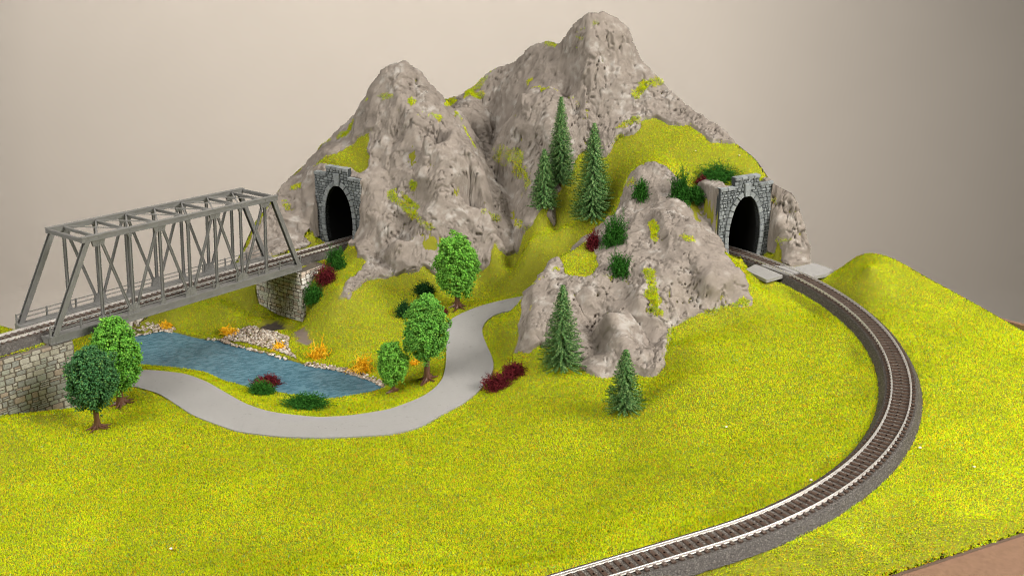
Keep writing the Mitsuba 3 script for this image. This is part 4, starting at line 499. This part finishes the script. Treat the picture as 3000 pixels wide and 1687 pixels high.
# ---------------------------------------------------------------- masonry
def masonry(poly, row, wid, seed, joint=.00045, slope=0.0):
    """Rubble courses clipped to a polygon: a list of stones (polygons)."""
    r = np.random.default_rng(seed); x0, z0, x1, z1 = poly.bounds; out = []; z = z0 - r.uniform(0, row[0])
    while z < z1:
        h = r.uniform(*row); x = x0 - r.uniform(0, wid[1])
        while x < x1:
            w_ = r.uniform(*wid)
            cells = [(x, z, x + w_, z + h)]
            u = r.random()
            if u < .22 and h > .0045: c_ = z + h * r.uniform(.4, .6); cells = [(x, z, x + w_, c_), (x, c_, x + w_, z + h)]
            elif u < .3 and h > .0045: c_ = z + h * .5; m_ = x + w_ * r.uniform(.35, .65); cells = [(x, z, m_, z + h), (m_, z, x + w_, c_), (m_, c_, x + w_, z + h)]
            for a_, b_, c_, d_ in cells:
                jt = joint * r.uniform(.7, 1.5); cut = min(d_ - b_, c_ - a_) * .16
                j4 = r.uniform(-.0003, .0003, 8)
                p_ = Polygon([(a_ + jt + j4[0], b_ + jt + cut * r.random()), (a_ + jt + cut, b_ + jt + j4[1]), (c_ - jt - cut * r.random(), b_ + jt + j4[2]), (c_ - jt, b_ + jt + cut), (c_ - jt + j4[3], d_ - jt - cut * r.random()), (c_ - jt - cut, d_ - jt + j4[4]), (a_ + jt + cut * r.random(), d_ - jt), (a_ + jt + j4[5], d_ - jt - cut)])
                p_ = p_.buffer(0).intersection(poly)
                for g in getattr(p_, 'geoms', [p_]):
                    if g.geom_type == 'Polygon' and g.area > 2.5e-6:
                        g = g.simplify(.0002)
                        out.append(Polygon(g.exterior))
            x += w_
        z += h
    return out
def lay(parent, stones, M, mats, seed, depth=.0007, name='stone'):
    r = np.random.default_rng(seed)
    for s in stones:
        v_, f_ = prism(s, .0005, -depth * r.uniform(.6, 1.35), .00035)
        v_[:, 1] += 0
        put(name, xf((v_, f_), M), mats[int(r.integers(len(mats)))][0], parent)
# retaining wall on the left: x runs from the left end to the right end, -y faces out
ext = .022; L3 = W1[:2] + wd * ext; zl = W1[2] + (W1[2] - W0[2]) * ext / WLEN
Lw = WLEN + ext; dirx = -wd; M = frame(np.array([L3[0], L3[1], 0]), np.array([dirx[0], dirx[1], 0]), np.array([-wn[0], -wn[1], 0]), np.array([0, 0, 1]))
wallp = Polygon([(0, -.012), (Lw, -.032), (Lw, W0[2]), (Lw - WLEN, W1[2]), (0, zl)])
t = thing('retaining_wall', 'rough greenish stone retaining wall below the left end of the bridge', 'wall')
put('wall_core', xf(prism(wallp, .010, 0), M), 'm_mortar', t)
lay(t, masonry(wallp, (.0044, .0074), (.0062, .0128), 3), M, WALLM, 4)
Mr = frame(np.array([W0[0], W0[1], 0]), np.array([-wn[0], -wn[1], 0]), np.array([wd[0], wd[1], 0]), np.array([0, 0, 1]))
endp = Polygon([(0, -.032), (.018, -.032), (.018, W0[2]), (0, W0[2])])
put('wall_core', xf(prism(endp, .006, -.0001), Mr), 'm_mortar', t)
lay(t, masonry(endp, (.0044, .0074), (.0062, .0118), 5), Mr, WALLM, 6)
# bridge pier (abutment) on the right
t = thing('bridge_pier', 'pale whitewashed stone abutment carrying the right end of the bridge', 'pier')
ztop = BC[2] - .0534 * .17 - .0098
Mf = frame(np.array([*PIER_L, 0]), np.array([N2[0], N2[1], 0]), np.array([E2[0], E2[1], 0]), np.array([0, 0, 1]))
fp = Polygon([(0, -.044), (PIER_W, -.044), (PIER_W, ztop), (0, ztop)])
put('pier_core', xf(prism(fp, .045, 0), Mf), 'm_mortar', t)
lay(t, masonry(fp, (.0042, .0070), (.0055, .012), 7), Mf, PIERM, 8)
Ms = frame(np.array([*PIER_R, 0]), np.array([E2[0], E2[1], 0]), np.array([-N2[0], -N2[1], 0]), np.array([0, 0, 1]))
sp_ = Polygon([(0, -.045), (.045, -.015), (.045, ztop), (0, ztop)])
lay(t, masonry(sp_, (.0042, .0070), (.0055, .012), 9), Ms, PIERM[:3], 10)

# ---------------------------------------------------------------- tunnel portals
def opening(off=0.0, n=40):
    a = np.linspace(0, 1, 12)[:-1]; lowz = a * .040; lw = .0205 + .0055 * np.sin(a * math.pi / 2)
    th = np.linspace(0, math.pi / 2, 22); ez, ew = .040 + .052 * np.sin(th), .026 * np.cos(th)
    z = np.r_[lowz, ez]; w_ = np.r_[lw, ew]
    pts = np.c_[w_, z]; d = np.gradient(pts, axis=0); d /= np.linalg.norm(d, axis=1, keepdims=True); nrm = np.c_[d[:, 1], -d[:, 0]]
    nrm[-1] = (0, 1); nrm[0] = (1, 0)
    return pts + nrm * off
def portal(label, P_, seed):
    d = np.array([math.cos(P_['a']), math.sin(P_['a']), 0]); nrm = np.array([d[1], -d[0], 0])
    M = frame(np.array([*P_['c'], P_['z'] - .001]), d, -nrm, np.array([0, 0, 1]))
    t = thing('tunnel_portal', label, 'tunnel portal')
    w_, h_ = PORT_W / 2, PORT_H; s0, s1 = -.0205, .0205
    outline = Polygon([(-w_, -.004), (w_, -.004), (w_, h_), (s1, h_), (s1, h_ + .0115), (s0, h_ + .0115), (s0, h_), (-w_, h_)])
    inn, rng_o = opening(), opening(.0068)
    hole = Polygon(np.vstack([inn, inn[::-1] * [-1, 1]])); ringp = Polygon(np.vstack([rng_o, rng_o[::-1] * [-1, 1]]))
    hole = hole.union(sbox(-.0205, -.006, .0205, .0005))
    put('facing', xf(prism(outline.difference(hole), .0065, 0), M), 'm_joint', t)
    key_ = Polygon([(-.0036, .0915), (.0036, .0915), (.0052, .1095), (-.0052, .1095)])
    cop = .0036
    face = outline.difference(ringp.buffer(.0006)).difference(key_.buffer(.0006)).difference(sbox(-w_, h_ - cop, s0, h_)).difference(sbox(s1, h_ - cop, w_, h_)).difference(sbox(s0, h_ + .0115 - cop, s1, h_ + .012)).buffer(-.0002)
    for g in getattr(face, 'geoms', [face]):
        g = g.buffer(0)
        lay(t, masonry(g, (.0034, .0056), (.0046, .0090), seed, .00042), M, PORTM, seed + 1, .0009, 'block')
    # voussoirs
    pts_i, pts_o = inn, rng_o
    s = np.r_[0, np.cumsum(np.linalg.norm(np.diff(pts_i, axis=0), axis=1))]; nv = 12; r = np.random.default_rng(seed + 2)
    ends_ = np.linspace(0, s[-1] - .0042, nv + 1)
    for sg in (1, -1):
        for k in range(nv):
            u = np.linspace(ends_[k] + .0003, ends_[k + 1] - .0003, 4)
            a_ = np.stack([np.interp(u, s, pts_i[:, i]) for i in (0, 1)], 1); b_ = np.stack([np.interp(u, s, pts_o[:, i]) for i in (0, 1)], 1)
            p_ = Polygon(np.vstack([a_, b_[::-1]]) * [sg, 1])
            put('voussoir', xf(prism(p_, .0035, -.0018 - .0004 * r.random(), .0005), M), PORTM[int(r.integers(2))][0], t)
    put('keystone', xf(prism(key_, .003, -.0032, .0006), M), 'm_portal_stone_light', t)
    for x0, x1, z_ in ((-w_, s0, h_), (s0, s1, h_ + .0115), (s1, w_, h_)):
        n_ = max(2, int(round((x1 - x0) / .0105))); e_ = np.linspace(x0, x1, n_ + 1)
        for a_, b_ in zip(e_[:-1], e_[1:]): put('coping_stone', xf(prism(sbox(a_ + .00015, z_ - cop, b_ - .00015, z_ + .0004), .0068, -.0022, .0004), M), PORTM[int(r.integers(2))][0], t)
    # lining: a dark tube into the hill
    ring = np.vstack([inn * [1, 1], (inn * [-1, 1])[::-1][1:]]); n_ = len(ring); ys_ = np.array([-.0004, .03, .07, .16])
    v_ = np.vstack([np.c_[ring[:, 0] * 1.0, np.full(n_, y_), ring[:, 1]] for y_ in ys_]); i = np.arange(len(ys_) * n_).reshape(-1, n_)
    f_ = np.vstack([np.stack([i[:-1, :-1], i[:-1, 1:], i[1:, 1:]], -1).reshape(-1, 3), np.stack([i[:-1, :-1], i[1:, 1:], i[1:, :-1]], -1).reshape(-1, 3), np.array([[i[-1, 0], i[-1, k], i[-1, k + 1]] for k in range(1, n_ - 1)])])
    put('lining', xf((v_, f_), M), 'm_lining', t, smooth=30)
portal('dark grey stone tunnel portal behind the bridge', PL, 21)
portal('grey stone tunnel portal beside the level crossing', PR, 31)
# ---------------------------------------------------------------- grass
def scatter_grass():
    r = np.random.default_rng(11)
    cand = []
    def sample(x0, x1, y0, y1, dens):
        n = int((x1 - x0) * (y1 - y0) * 1e6 * dens); return np.c_[r.uniform(x0, x1, n), r.uniform(y0, y1, n)]
    P = np.vstack([sample(-.66, .62, -.50, -.20, 1.7), sample(-.66, .62, -.20, .12, 1.35), sample(-.60, .60, .12, .56, 1.05)])
    # inside the view or close to it
    D = np.c_[P, Hz(P[:, 0], P[:, 1])] - CAM
    dep = D[:, 1] * math.cos(PITCH) - D[:, 2] * math.sin(PITCH); vv = (D[:, 1] * math.sin(PITCH) + D[:, 2] * math.cos(PITCH)) / dep; uu = D[:, 0] / dep
    P = P[(np.abs(uu) < .53) & (vv > -.345)]
    x, y = P.T
    ok = shapely.contains_xy(BOARD.buffer(-.0006), x, y) & ~holed(x, y)
    rr_ = np.hypot(x - CX, y - CY); an = np.degrees(np.arctan2(y - CY, x - CX)); d = np.abs(rr_ - R)
    al = (x - _t0[0]) * _td[0] + (y - _t0[1]) * _td[1]; ac = np.abs((x - _t0[0]) * _td[1] - (y - _t0[1]) * _td[0])
    d = np.where((al > 0) & (an < -30), ac, np.where((an > A_END - 1) & (an < 37.5), d, 9)); edge = .0186 + .0022 * fbm(np.c_[P / .006, P[:, :1] * 0], 2, 71)
    ok &= d > edge
    S_, L_ = (x - BC[0]) * E2[0] + (y - BC[1]) * E2[1], (x - BC[0]) * N2[0] + (y - BC[1]) * N2[1]
    ok &= ~((np.abs(L_) < .0212) & ((S_ < -.17) | ((S_ > .17) & (S_ < .292)))) & ~((L_ > 0) & (S_ < -.158) & (np.abs((x - W0[0]) * wn[0] + (y - W0[1]) * wn[1] + .0015) < .0030))
    ok &= ~shapely.contains_xy(ROAD.buffer(-.0006), x, y) & ~shapely.contains_xy(PONDP.buffer(-.001), x, y)
    for q in PLP: ok &= ~shapely.contains_xy(q.buffer(.0003), x, y)
    ok &= ~((np.abs((x - PIER_R[0]) * E2[0] + (y - PIER_R[1]) * E2[1] - .02) < .022) & (np.abs(-((x - PIER_R[0]) * N2[0] + (y - PIER_R[1]) * N2[1]) - PIER_W / 2) < PIER_W / 2 + .001))
    for p in (PL, PR):
        l, f = local(p, x, y); ok &= ~((np.abs(l) < PORT_W / 2 + .0005) & (np.abs(f + .002) < .006))
    P = P[ok]; x, y = P.T
    g = RMz(x, y) < .47
    A = np.c_[P, Hz(x, y)]
    ok2 = g & ~capsules(A, BARE, 9) & ~(shapely.contains_xy(Polygon(PILE).buffer(.001), x, y)) & (A[:, 2] > WATER + .001)
    A = A[ok2]; NA = normal(A[:, 0], A[:, 1])
    # tufts on the rock
    C = [c for c in CAPS]; Q = []
    for c in C:
        a, b, q = np.array(c[:3]), np.array(c[3:6]), c[6] * 1.5
        lo, hi = np.minimum(a, b)[:2] - q, np.maximum(a, b)[:2] + q; n = int(np.prod(hi - lo) * 1e6 * 4.5); Q.append(np.c_[r.uniform(lo[0], hi[0], n), r.uniform(lo[1], hi[1], n)])
    Q = np.vstack(Q); Q = Q[shapely.contains_xy(BOARD.buffer(.0), Q[:, 0], Q[:, 1]) & (RMz(Q[:, 0], Q[:, 1]) > .3)]
    RV, RN, _, _, _ = rock_surface(Q[:, 0], Q[:, 1]); keep = capsules(RV, CAPS, 13)
    # the rock's own coat: rare single fibres, and sparse margins where rock and grass meet
    mx = np.c_[r.uniform(-.42, .42, 260000), r.uniform(-.08, .66, 260000)]; mm = RMz(mx[:, 0], mx[:, 1]); mx = mx[(mm > .45) & (mm < .62) & (r.random(len(mx)) < .5) & shapely.contains_xy(BOARD.buffer(-.001), mx[:, 0], mx[:, 1])]
    MV, MN, _, _, _ = rock_surface(mx[:, 0], mx[:, 1])
    # crest of grass along the wall top
    return A, NA, np.vstack([RV[keep], MV]), np.vstack([RN[keep], MN])
def blades(P, N, seed, l=(.0016, .0028), wd_=(.00034, .00062), lean=.62):
    r = np.random.default_rng(seed); n = len(P)
    D = N + r.normal(0, lean, (n, 3)); D += np.array([0, 0, .25]); D /= np.linalg.norm(D, axis=1, keepdims=True)
    s = np.cross(D, r.normal(0, 1, (n, 3))); s /= np.linalg.norm(s, axis=1, keepdims=True)
    w_, l_ = r.uniform(*wd_, (n, 1)), r.uniform(*l, (n, 1)); base = P - N * .0004
    v_ = np.stack([base - s * w_, base + s * w_, base + D * l_], 1).reshape(-1, 3)
    nn = N + .26 * r.normal(0, 1, (n, 3)); nn /= np.linalg.norm(nn, axis=1, keepdims=True)
    nn = np.repeat(nn, 3, 0)
    # tints: mostly yellow green, some green, ochre, a few dark
    a = fbm(P / .0075, 2, seed + 1); b = fbm(P / .0060, 2, seed + 2); c0 = fbm(P / .06, 3, seed + 3)
    u = r.random(n); col = np.empty((n, 3)); col[:] = [.375, .405, .005]
    m = u < .42; col[m] = [.285, .395, .005]
    m = u < .20; col[m] = [.215, .335, .007]
    m = (u > .80) & (a > .40); col[m] = [.48, .35, .010]
    m = (u > .90) & (a > .50); col[m] = [.40, .20, .012]
    m = (u < .15) & (b > .52); col[m] = [.12, .24, .03]
    m = (u > .47) & (u < .485); col[m] = [.16, .12, .02]
    m = (u > .485) & (u < .492); col[m] = [.20, .36, .15]
    col *= (1 + .55 * (c0[:, None] - .5)) * (1 + .26 * (a[:, None] - .5)) * r.uniform(.90, 1.22, (n, 1))
    return (v_, np.arange(3 * n).reshape(n, 3)), nn, np.repeat(col, 3, 0)
A, NA, B_, NB = scatter_grass()
m, nn, cc = blades(A, NA, 61)
stuff('grass', 'yellow green flock grass covering the whole landscape', 'grass', m, 'm_vertex', normals=nn, color=cc)
m, nn, cc = blades(B_, NB, 67)
stuff('rock_grass', 'yellow green grass tufts growing on the rock faces', 'grass', m, 'm_vertex', normals=nn, color=cc)

# ---------------------------------------------------------------- trees
def leafy(label, x, y, h, cb, rad, pal, seed, group=None):
    z = float(Hz(x, y)); r = np.random.default_rng(seed); t = thing('broadleaf_tree', label, 'tree', group); rad = rad * .86; cb = cb + .07 * h
    O = np.array([x, y, z - .0005])
    tr = h * .030
    zz = np.array([0, .05, .12, .25, .5, .8]) * h; rad_t = tr * np.array([1.9, 1.35, 1.1, .95, .75, .3])
    th = np.arange(14) * 2 * np.pi / 14
    flute = 1 + .22 * np.cos(5 * th + 1) * np.array([1, .8, .4, .2, .1, 0])[:, None]
    v_ = np.stack([O[0] + rad_t[:, None] * flute * np.cos(th), O[1] + rad_t[:, None] * flute * np.sin(th), np.broadcast_to(O[2] + zz[:, None], (6, 14))], -1).reshape(-1, 3)
    i = np.arange(6 * 14).reshape(6, 14); j = np.roll(i, -1, 1)
    parts = [(v_, np.vstack([np.stack([i[:-1], j[:-1], j[1:]], -1).reshape(-1, 3), np.stack([i[:-1], j[1:], i[1:]], -1).reshape(-1, 3)]))]
    roots = []
    for k in range(7):
        a_ = k * 2 * np.pi / 7 + r.uniform(-.3, .3); L_ = h * r.uniform(.085, .13)
        s = np.linspace(0, 1, 5); wob = a_ + .5 * s * r.uniform(-1, 1)
        roots.append(np.c_[x + (tr + L_ * s) * np.cos(wob), y + (tr + L_ * s) * np.sin(wob), z + .0012 + tr * 1.1 * (1 - s) ** 2, tr * (.62 - .42 * s)])
        px_, py_ = roots[-1][:, 0], roots[-1][:, 1]; roots[-1][:, 2] = Hz(px_, py_) + .0014 + tr * .9 * (1 - s) ** 2
    parts.append(tubes(np.array(roots), 5))
    limbs = []
    for k in range(9):
        a_ = r.uniform(0, 2 * np.pi); s = np.linspace(0, 1, 5); up = r.uniform(.2, .6)
        limbs.append(np.c_[x + rad * .7 * s * np.cos(a_), y + rad * .7 * s * np.sin(a_), z + cb * 1.25 + (h - cb) * (up * .5 + .3 * s), tr * (.5 - .35 * s)])
    parts.append(tubes(np.array(limbs), 4))
    put('trunk', join(parts), 'm_trunk', t, smooth=50)
    # crown: foam clumps in hanging strands round an uneven egg
    C = np.array([x, y, z + (cb + h) / 2]); hz = (h - cb) / 2
    n1 = 210; k = np.arange(n1) + .5; ph = np.arccos(1 - 2 * k / n1); ga = np.pi * (1 + 5 ** .5) * k
    dirs = np.c_[np.sin(ph) * np.cos(ga), np.sin(ph) * np.sin(ga), np.cos(ph)] + r.normal(0, .07, (n1, 3))
    lump = 1 + .26 * (fbm(dirs / .55 + seed, 2, seed) - .5) * 2
    egg = 1 - .10 * dirs[:, 2]
    cen = C + dirs * np.array([1, 1, 0]) * (rad * lump * egg * .90)[:, None] + np.c_[np.zeros((n1, 2)), dirs[:, 2] * hz * .93 * lump]
    cs, rs, tint = [], [], []
    for q, dd in zip(cen, dirs):
        m_ = r.integers(34, 50); sp = r.normal(0, 1, (m_, 3)) * rad * np.array([.085, .085, .11]); sp[:, 2] -= np.abs(sp[:, 2]) * .4
        cs.append(q + sp); rs.append(rad * .028 * np.exp(r.uniform(-.25, .75, m_))); tint.append(np.full(m_, r.uniform(.75, 1.2)) * r.uniform(.8, 1.2, m_))
    m_ = 900; dd = r.normal(0, 1, (m_, 3)); dd /= np.linalg.norm(dd, axis=1, keepdims=True); q = C + dd * np.array([rad, rad, hz]) * .72 * r.uniform(.55, 1, (m_, 1)); cs.append(q); rs.append(rad * r.uniform(.06, .1, m_)); tint.append(r.uniform(.7, 1.0, m_))
    cs, rs, tint = np.vstack(cs), np.concatenate(rs), np.concatenate(tint)
    v_, f_, m_ = clumps(cs, rs * 1.12, seed + 1, -1)
    u = r.random(len(cs)); col = np.where(u[:, None] < .22, np.array(pal[1]), np.array(pal[0])) * tint[:, None]; col = np.where(u[:, None] > .93, np.array(pal[2]), col)
    put('crown', (v_, f_), 'm_foliage', t, smooth=True, color=np.clip(1.15 * np.repeat(col, m_, 0), .005, .9))
LIGHT = ((.085, .26, .022), (.15, .34, .035), (.045, .17, .02)); DARK = ((.028, .105, .03), (.055, .15, .04), (.10, .19, .04))
FRESH = ((.095, .27, .024), (.16, .36, .04), (.05, .18, .018)); MIDG = ((.08, .24, .025), (.14, .31, .04), (.045, .16, .02))
TL_ = ['dark green round tree in front of the retaining wall', 'bright green tree directly behind the dark green tree', 'bright green oval tree at the back bend of the road', 'tall green tree on the grass strip inside the road bend', 'small round green tree at the tip of the pond']
for k, (tt, pal) in enumerate(zip(TREES, (DARK, LIGHT, FRESH, MIDG, FRESH))): leafy(TL_[k], tt[0], tt[1], tt[3], tt[4], tt[5], pal, 100 + 7 * k)

def spruce(label, x, y, h, rad, seed, zb=None):
    z = float(Hz(x, y)); r = np.random.default_rng(seed); t = thing('spruce_tree', label, 'spruce', None)
    s = np.linspace(0, 1, 7); put('trunk', tubes(np.array([np.c_[np.full(7, x), np.full(7, y), z - .002 + s * h * .97, h * .014 * (1 - .85 * s)]]), 7), 'm_trunk', t, smooth=True)
    nw = int(h / .0025); V, CC = [], []
    for k in range(nw):
        f = (k + .5) / nw; zz = z + h * (.035 + .955 * f); L = rad * ((1 - f) ** .80) * 1.02 + .0012
        nb = max(5, int(8 + 7 * (1 - f))); a0 = r.uniform(0, 6.28)
        for b in range(nb):
            a_ = a0 + b * 2 * np.pi / nb + r.uniform(-.2, .2); Lb = L * r.uniform(.74, 1.10); m_ = max(7, int(Lb / .00052))
            u = np.linspace(.04, 1, m_); droop = -.22 * Lb * u ** 1.5 + .10 * Lb * np.maximum(u - .7, 0) * 3
            c = np.c_[x + np.cos(a_) * Lb * u, y + np.sin(a_) * Lb * u, zz + droop + .08 * Lb * u]
            ax = np.array([np.cos(a_), np.sin(a_), -.25])
            for rep in range(3):
                dv = r.normal(0, 1, (m_, 3)); dv -= (dv @ ax)[:, None] * ax[None] / (ax @ ax); dv /= np.linalg.norm(dv, axis=1, keepdims=True)
                ln = .0022 * r.uniform(.7, 1.25, (m_, 1)) * (1 - .25 * u[:, None]); tip = c + (dv * .85 + ax * .55) * ln
                w_ = np.cross(dv, ax) * .00042
                V.append(np.stack([c - w_, c + w_, tip], 1))
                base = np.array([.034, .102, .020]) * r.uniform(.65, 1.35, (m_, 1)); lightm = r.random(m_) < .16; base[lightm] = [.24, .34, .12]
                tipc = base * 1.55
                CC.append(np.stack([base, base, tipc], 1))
    V, CC = np.concatenate(V).reshape(-1, 3), np.concatenate(CC).reshape(-1, 3)
    ctr = np.c_[V[:, 0] - x, V[:, 1] - y, .35 * np.hypot(V[:, 0] - x, V[:, 1] - y) + .001]; nn = ctr / np.linalg.norm(ctr, axis=1, keepdims=True)
    nn = nn + np.repeat(r.normal(0, .45, (len(V) // 3, 3)), 3, 0); nn /= np.linalg.norm(nn, axis=1, keepdims=True)
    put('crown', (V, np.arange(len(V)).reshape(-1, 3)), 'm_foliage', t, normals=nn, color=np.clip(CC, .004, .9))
SL_ = ['short spruce leftmost of the three under the mountain', 'tall spruce in the middle of the three under the mountain', 'broad tall spruce rightmost of the three under the mountain', 'slender spruce standing against the front rock outcrop', 'small spruce alone on the grass before the rock outcrop']
for k, s_ in enumerate(SPRUCES): spruce(SL_[k], s_[0], s_[1], s_[3], s_[4], 200 + k)

# ---------------------------------------------------------------- bushes: tangles of thin lichen strands
BL_ = ['dark green bush beside the track at the foot of the left tunnel', 'dark red bush between two green ones behind the bridge pier', 'dark green round bush against the side of the bridge pier', 'very dark low bush on the slope beside the back tree', 'dark bush half hidden behind the tall tree by the road', 'tiny dark red bush at the road edge below the back tree',
       'golden yellow bush at the far shore of the pond', 'golden yellow bush at the left end of the pebble heap', 'golden orange bush at the lower end of the pebble heap', 'tall golden yellow bush alone on the bank of the pond', 'wide golden yellow bush next to the small round tree', 'small yellow bush peeping out behind the tall tree',
       'rounded dark green bush between road and pond', 'dark red bush behind the rounded green bush by the pond', 'long low dark green bush on the bank before the pond', 'upper dark red bush at the rock foot by the road', 'lower dark red bush reaching towards the road', 'long slanting dark green bush on top of the front outcrop',
       'dark green bush in the cleft of the front outcrop', 'small purple red bush at the edge of the outcrop ledge', 'leaf shaped green bush on the grey rock knob', 'tall green bush hanging down the rock beside the knob', 'small round green bush in the group by the right tunnel', 'large dark green bush crowning the right tunnel', 'dark green bush squeezed against the right tunnel portal', 'reddish twig bush among the green ones by the right tunnel']
PALB = {'g': ((.020, .085, .012), (.035, .125, .018)), 'd': ((.012, .045, .014), (.02, .065, .018)), 'r': ((.085, .012, .016), (.14, .02, .026)), 'y': ((.80, .44, .015), (.86, .56, .04))}
def bush(label, b, seed):
    x, y, z, w_, h_, kind = b; w_, h_ = w_ * (1.4 if kind in 'yr' else 1.25), h_ * (1.5 if kind in 'yr' else 1.32); r = np.random.default_rng(seed); t = thing('bush', label, 'bush')
    if y > .225 and x > .2 and kind == 'g': w_, h_ = w_ * 1.25, h_ * 1.15
    z = max(z, float(Hz(x, y)) - .002); yel = kind in 'y'
    n = int(150 if yel else 400 * np.clip((w_ / .013) ** .6, .6, 1.6)); k = 7
    dr_ = r.normal(0, 1, (n, 3)); dr_ /= np.linalg.norm(dr_, axis=1, keepdims=True); dr_[:, 2] = np.abs(dr_[:, 2]) * 1.1 - .12
    lum = 1 + .7 * (fbm(dr_ / .5 + seed, 2, seed) - .5)
    start = dr_ * r.uniform(.1, .62, (n, 1)) * lum[:, None]; P_ = np.empty((n, k, 4)); p = start; d = dr_ * .6 + r.normal(0, .5, (n, 3))
    for i in range(k):
        P_[:, i, :3] = p; d = d + r.normal(0, .95 if yel else .6, (n, 3)); d /= np.linalg.norm(d, axis=1, keepdims=True); p = p + d * .105 * lum[:, None]
        R_ = np.linalg.norm(p, axis=1, keepdims=True); p = np.where(R_ > 1.06 * lum[:, None], p / R_ * 1.06 * lum[:, None], p)
    P_[:, :, :3] *= np.array([w_, w_ * .85, h_ * 1.35]); P_[:, :, :3] += np.array([x, y, z])
    th = (.00052 if yel else .00036) * np.linspace(1, .65, k); P_[:, :, 3] = th * r.uniform(.8, 1.25, (n, 1))
    v_, f_ = tubes(P_, 3); c = np.where(r.random((n, 1)) < .4, np.array(PALB[kind][1]), np.array(PALB[kind][0])) * r.uniform(.75, 1.25, (n, 1))
    put('strands', (v_, f_), 'm_vertex', t, smooth=True, color=np.repeat(c, k * 3, 0))
    if not yel:   # tiny leaflets of flock along the strands
        m_ = 4200 if kind != 'r' else 1100; a_, i_ = r.integers(0, n, m_), r.integers(1, k, m_); c0 = P_[a_, i_, :3]; dv = r.normal(0, 1, (m_, 3)); dv /= np.linalg.norm(dv, axis=1, keepdims=True); s = np.cross(dv, r.normal(0, 1, (m_, 3))); s /= np.linalg.norm(s, axis=1, keepdims=True)
        v_ = np.stack([c0 - s * .0004, c0 + s * .0004, c0 + dv * .0017], 1).reshape(-1, 3); cl = np.array(PALB[kind][1]) * r.uniform(.6, 1.6, (m_, 1))
        k_ = put('leaflets', (v_, np.arange(3 * m_).reshape(-1, 3)), 'm_vertex', t, color=np.repeat(cl, 3, 0)); tag(k_, kind='stuff')
for k, b in enumerate(BUSHES): bush(BL_[k], b, 300 + k)

# ---------------------------------------------------------------- pebbles on the shore, chips on the grass
r = np.random.default_rng(5)
pile = Polygon(PILE); pts = []
x0, y0, x1, y1 = pile.bounds
while len(pts) < 950:
    p = r.uniform((x0, y0), (x1, y1))
    if pile.contains(shapely.Point(p)): pts.append(p)
sh = np.array(POND); ring = np.vstack([sh, sh[:1]]); seg = np.r_[0, np.cumsum(np.linalg.norm(np.diff(ring, axis=0), axis=1))]
def shore(i0, i1, n, wdt):
    u = r.uniform(seg[i0], seg[i1], n); q = np.stack([np.interp(u, seg, ring[:, i]) for i in (0, 1)], 1); c_ = np.stack([np.interp(u + .002, seg, ring[:, i]) for i in (0, 1)], 1) - q
    nr = np.c_[-c_[:, 1], c_[:, 0]]; nr /= np.linalg.norm(nr, axis=1, keepdims=True); return q + nr * r.uniform(-.0015, wdt, (n, 1))
pts = np.vstack([np.array(pts), shore(0, 4, 230, .0065), shore(6, 10, 120, .003), shore(11, 16, 330, .005)])
rad_ = r.uniform(.0009, .0021, len(pts)); cen = np.c_[pts, np.maximum(Hz(pts[:, 0], pts[:, 1]), WATER) + rad_ * r.uniform(.2, 1.1, len(pts))]
v_, f_, m_ = clumps(cen, rad_, 77, 0, .75)
pal = np.array([(.42, .36, .29), (.5, .45, .38), (.33, .26, .2), (.28, .22, .17), (.55, .5, .44)]); col = pal[r.integers(0, 5, len(pts))] * r.uniform(.75, 1.15, (len(pts), 1))
stuff('pebbles', 'small tan pebbles heaped along the far shore of the pond', 'pebbles', (v_, f_), 'm_vertex', color=np.repeat(col, m_, 0))
CL_ = ['pale chip on the upper meadow nearest to the spruces', 'pale chip lying highest on the upper meadow', 'pale chip in the middle of the upper meadow', 'pale chip on the upper meadow nearest to the ridge edge',
       'pale chip alone on the lawn inside the track curve', 'pale chip on the lawn at the lower left corner', 'pale chip close to the inner edge of the curved track', 'pale chip just outside the curved track', 'pale chip farthest right on the lawn outside the track']
for k, (x, y) in enumerate(CHIPS):
    v_, f_, m_ = clumps(np.array([[x, y, float(Hz(x, y)) + .0022]]), np.array([.0013]), 90 + k, 0, .6)
    key = put('plaster_chip', (v_, f_), 'm_vertex', color=np.repeat([[.62, .57, .5]], len(v_), 0))
    tag(key, CL_[k], 'chip', 'chips on the upper meadow' if k < 4 else 'chips on the lower meadow')
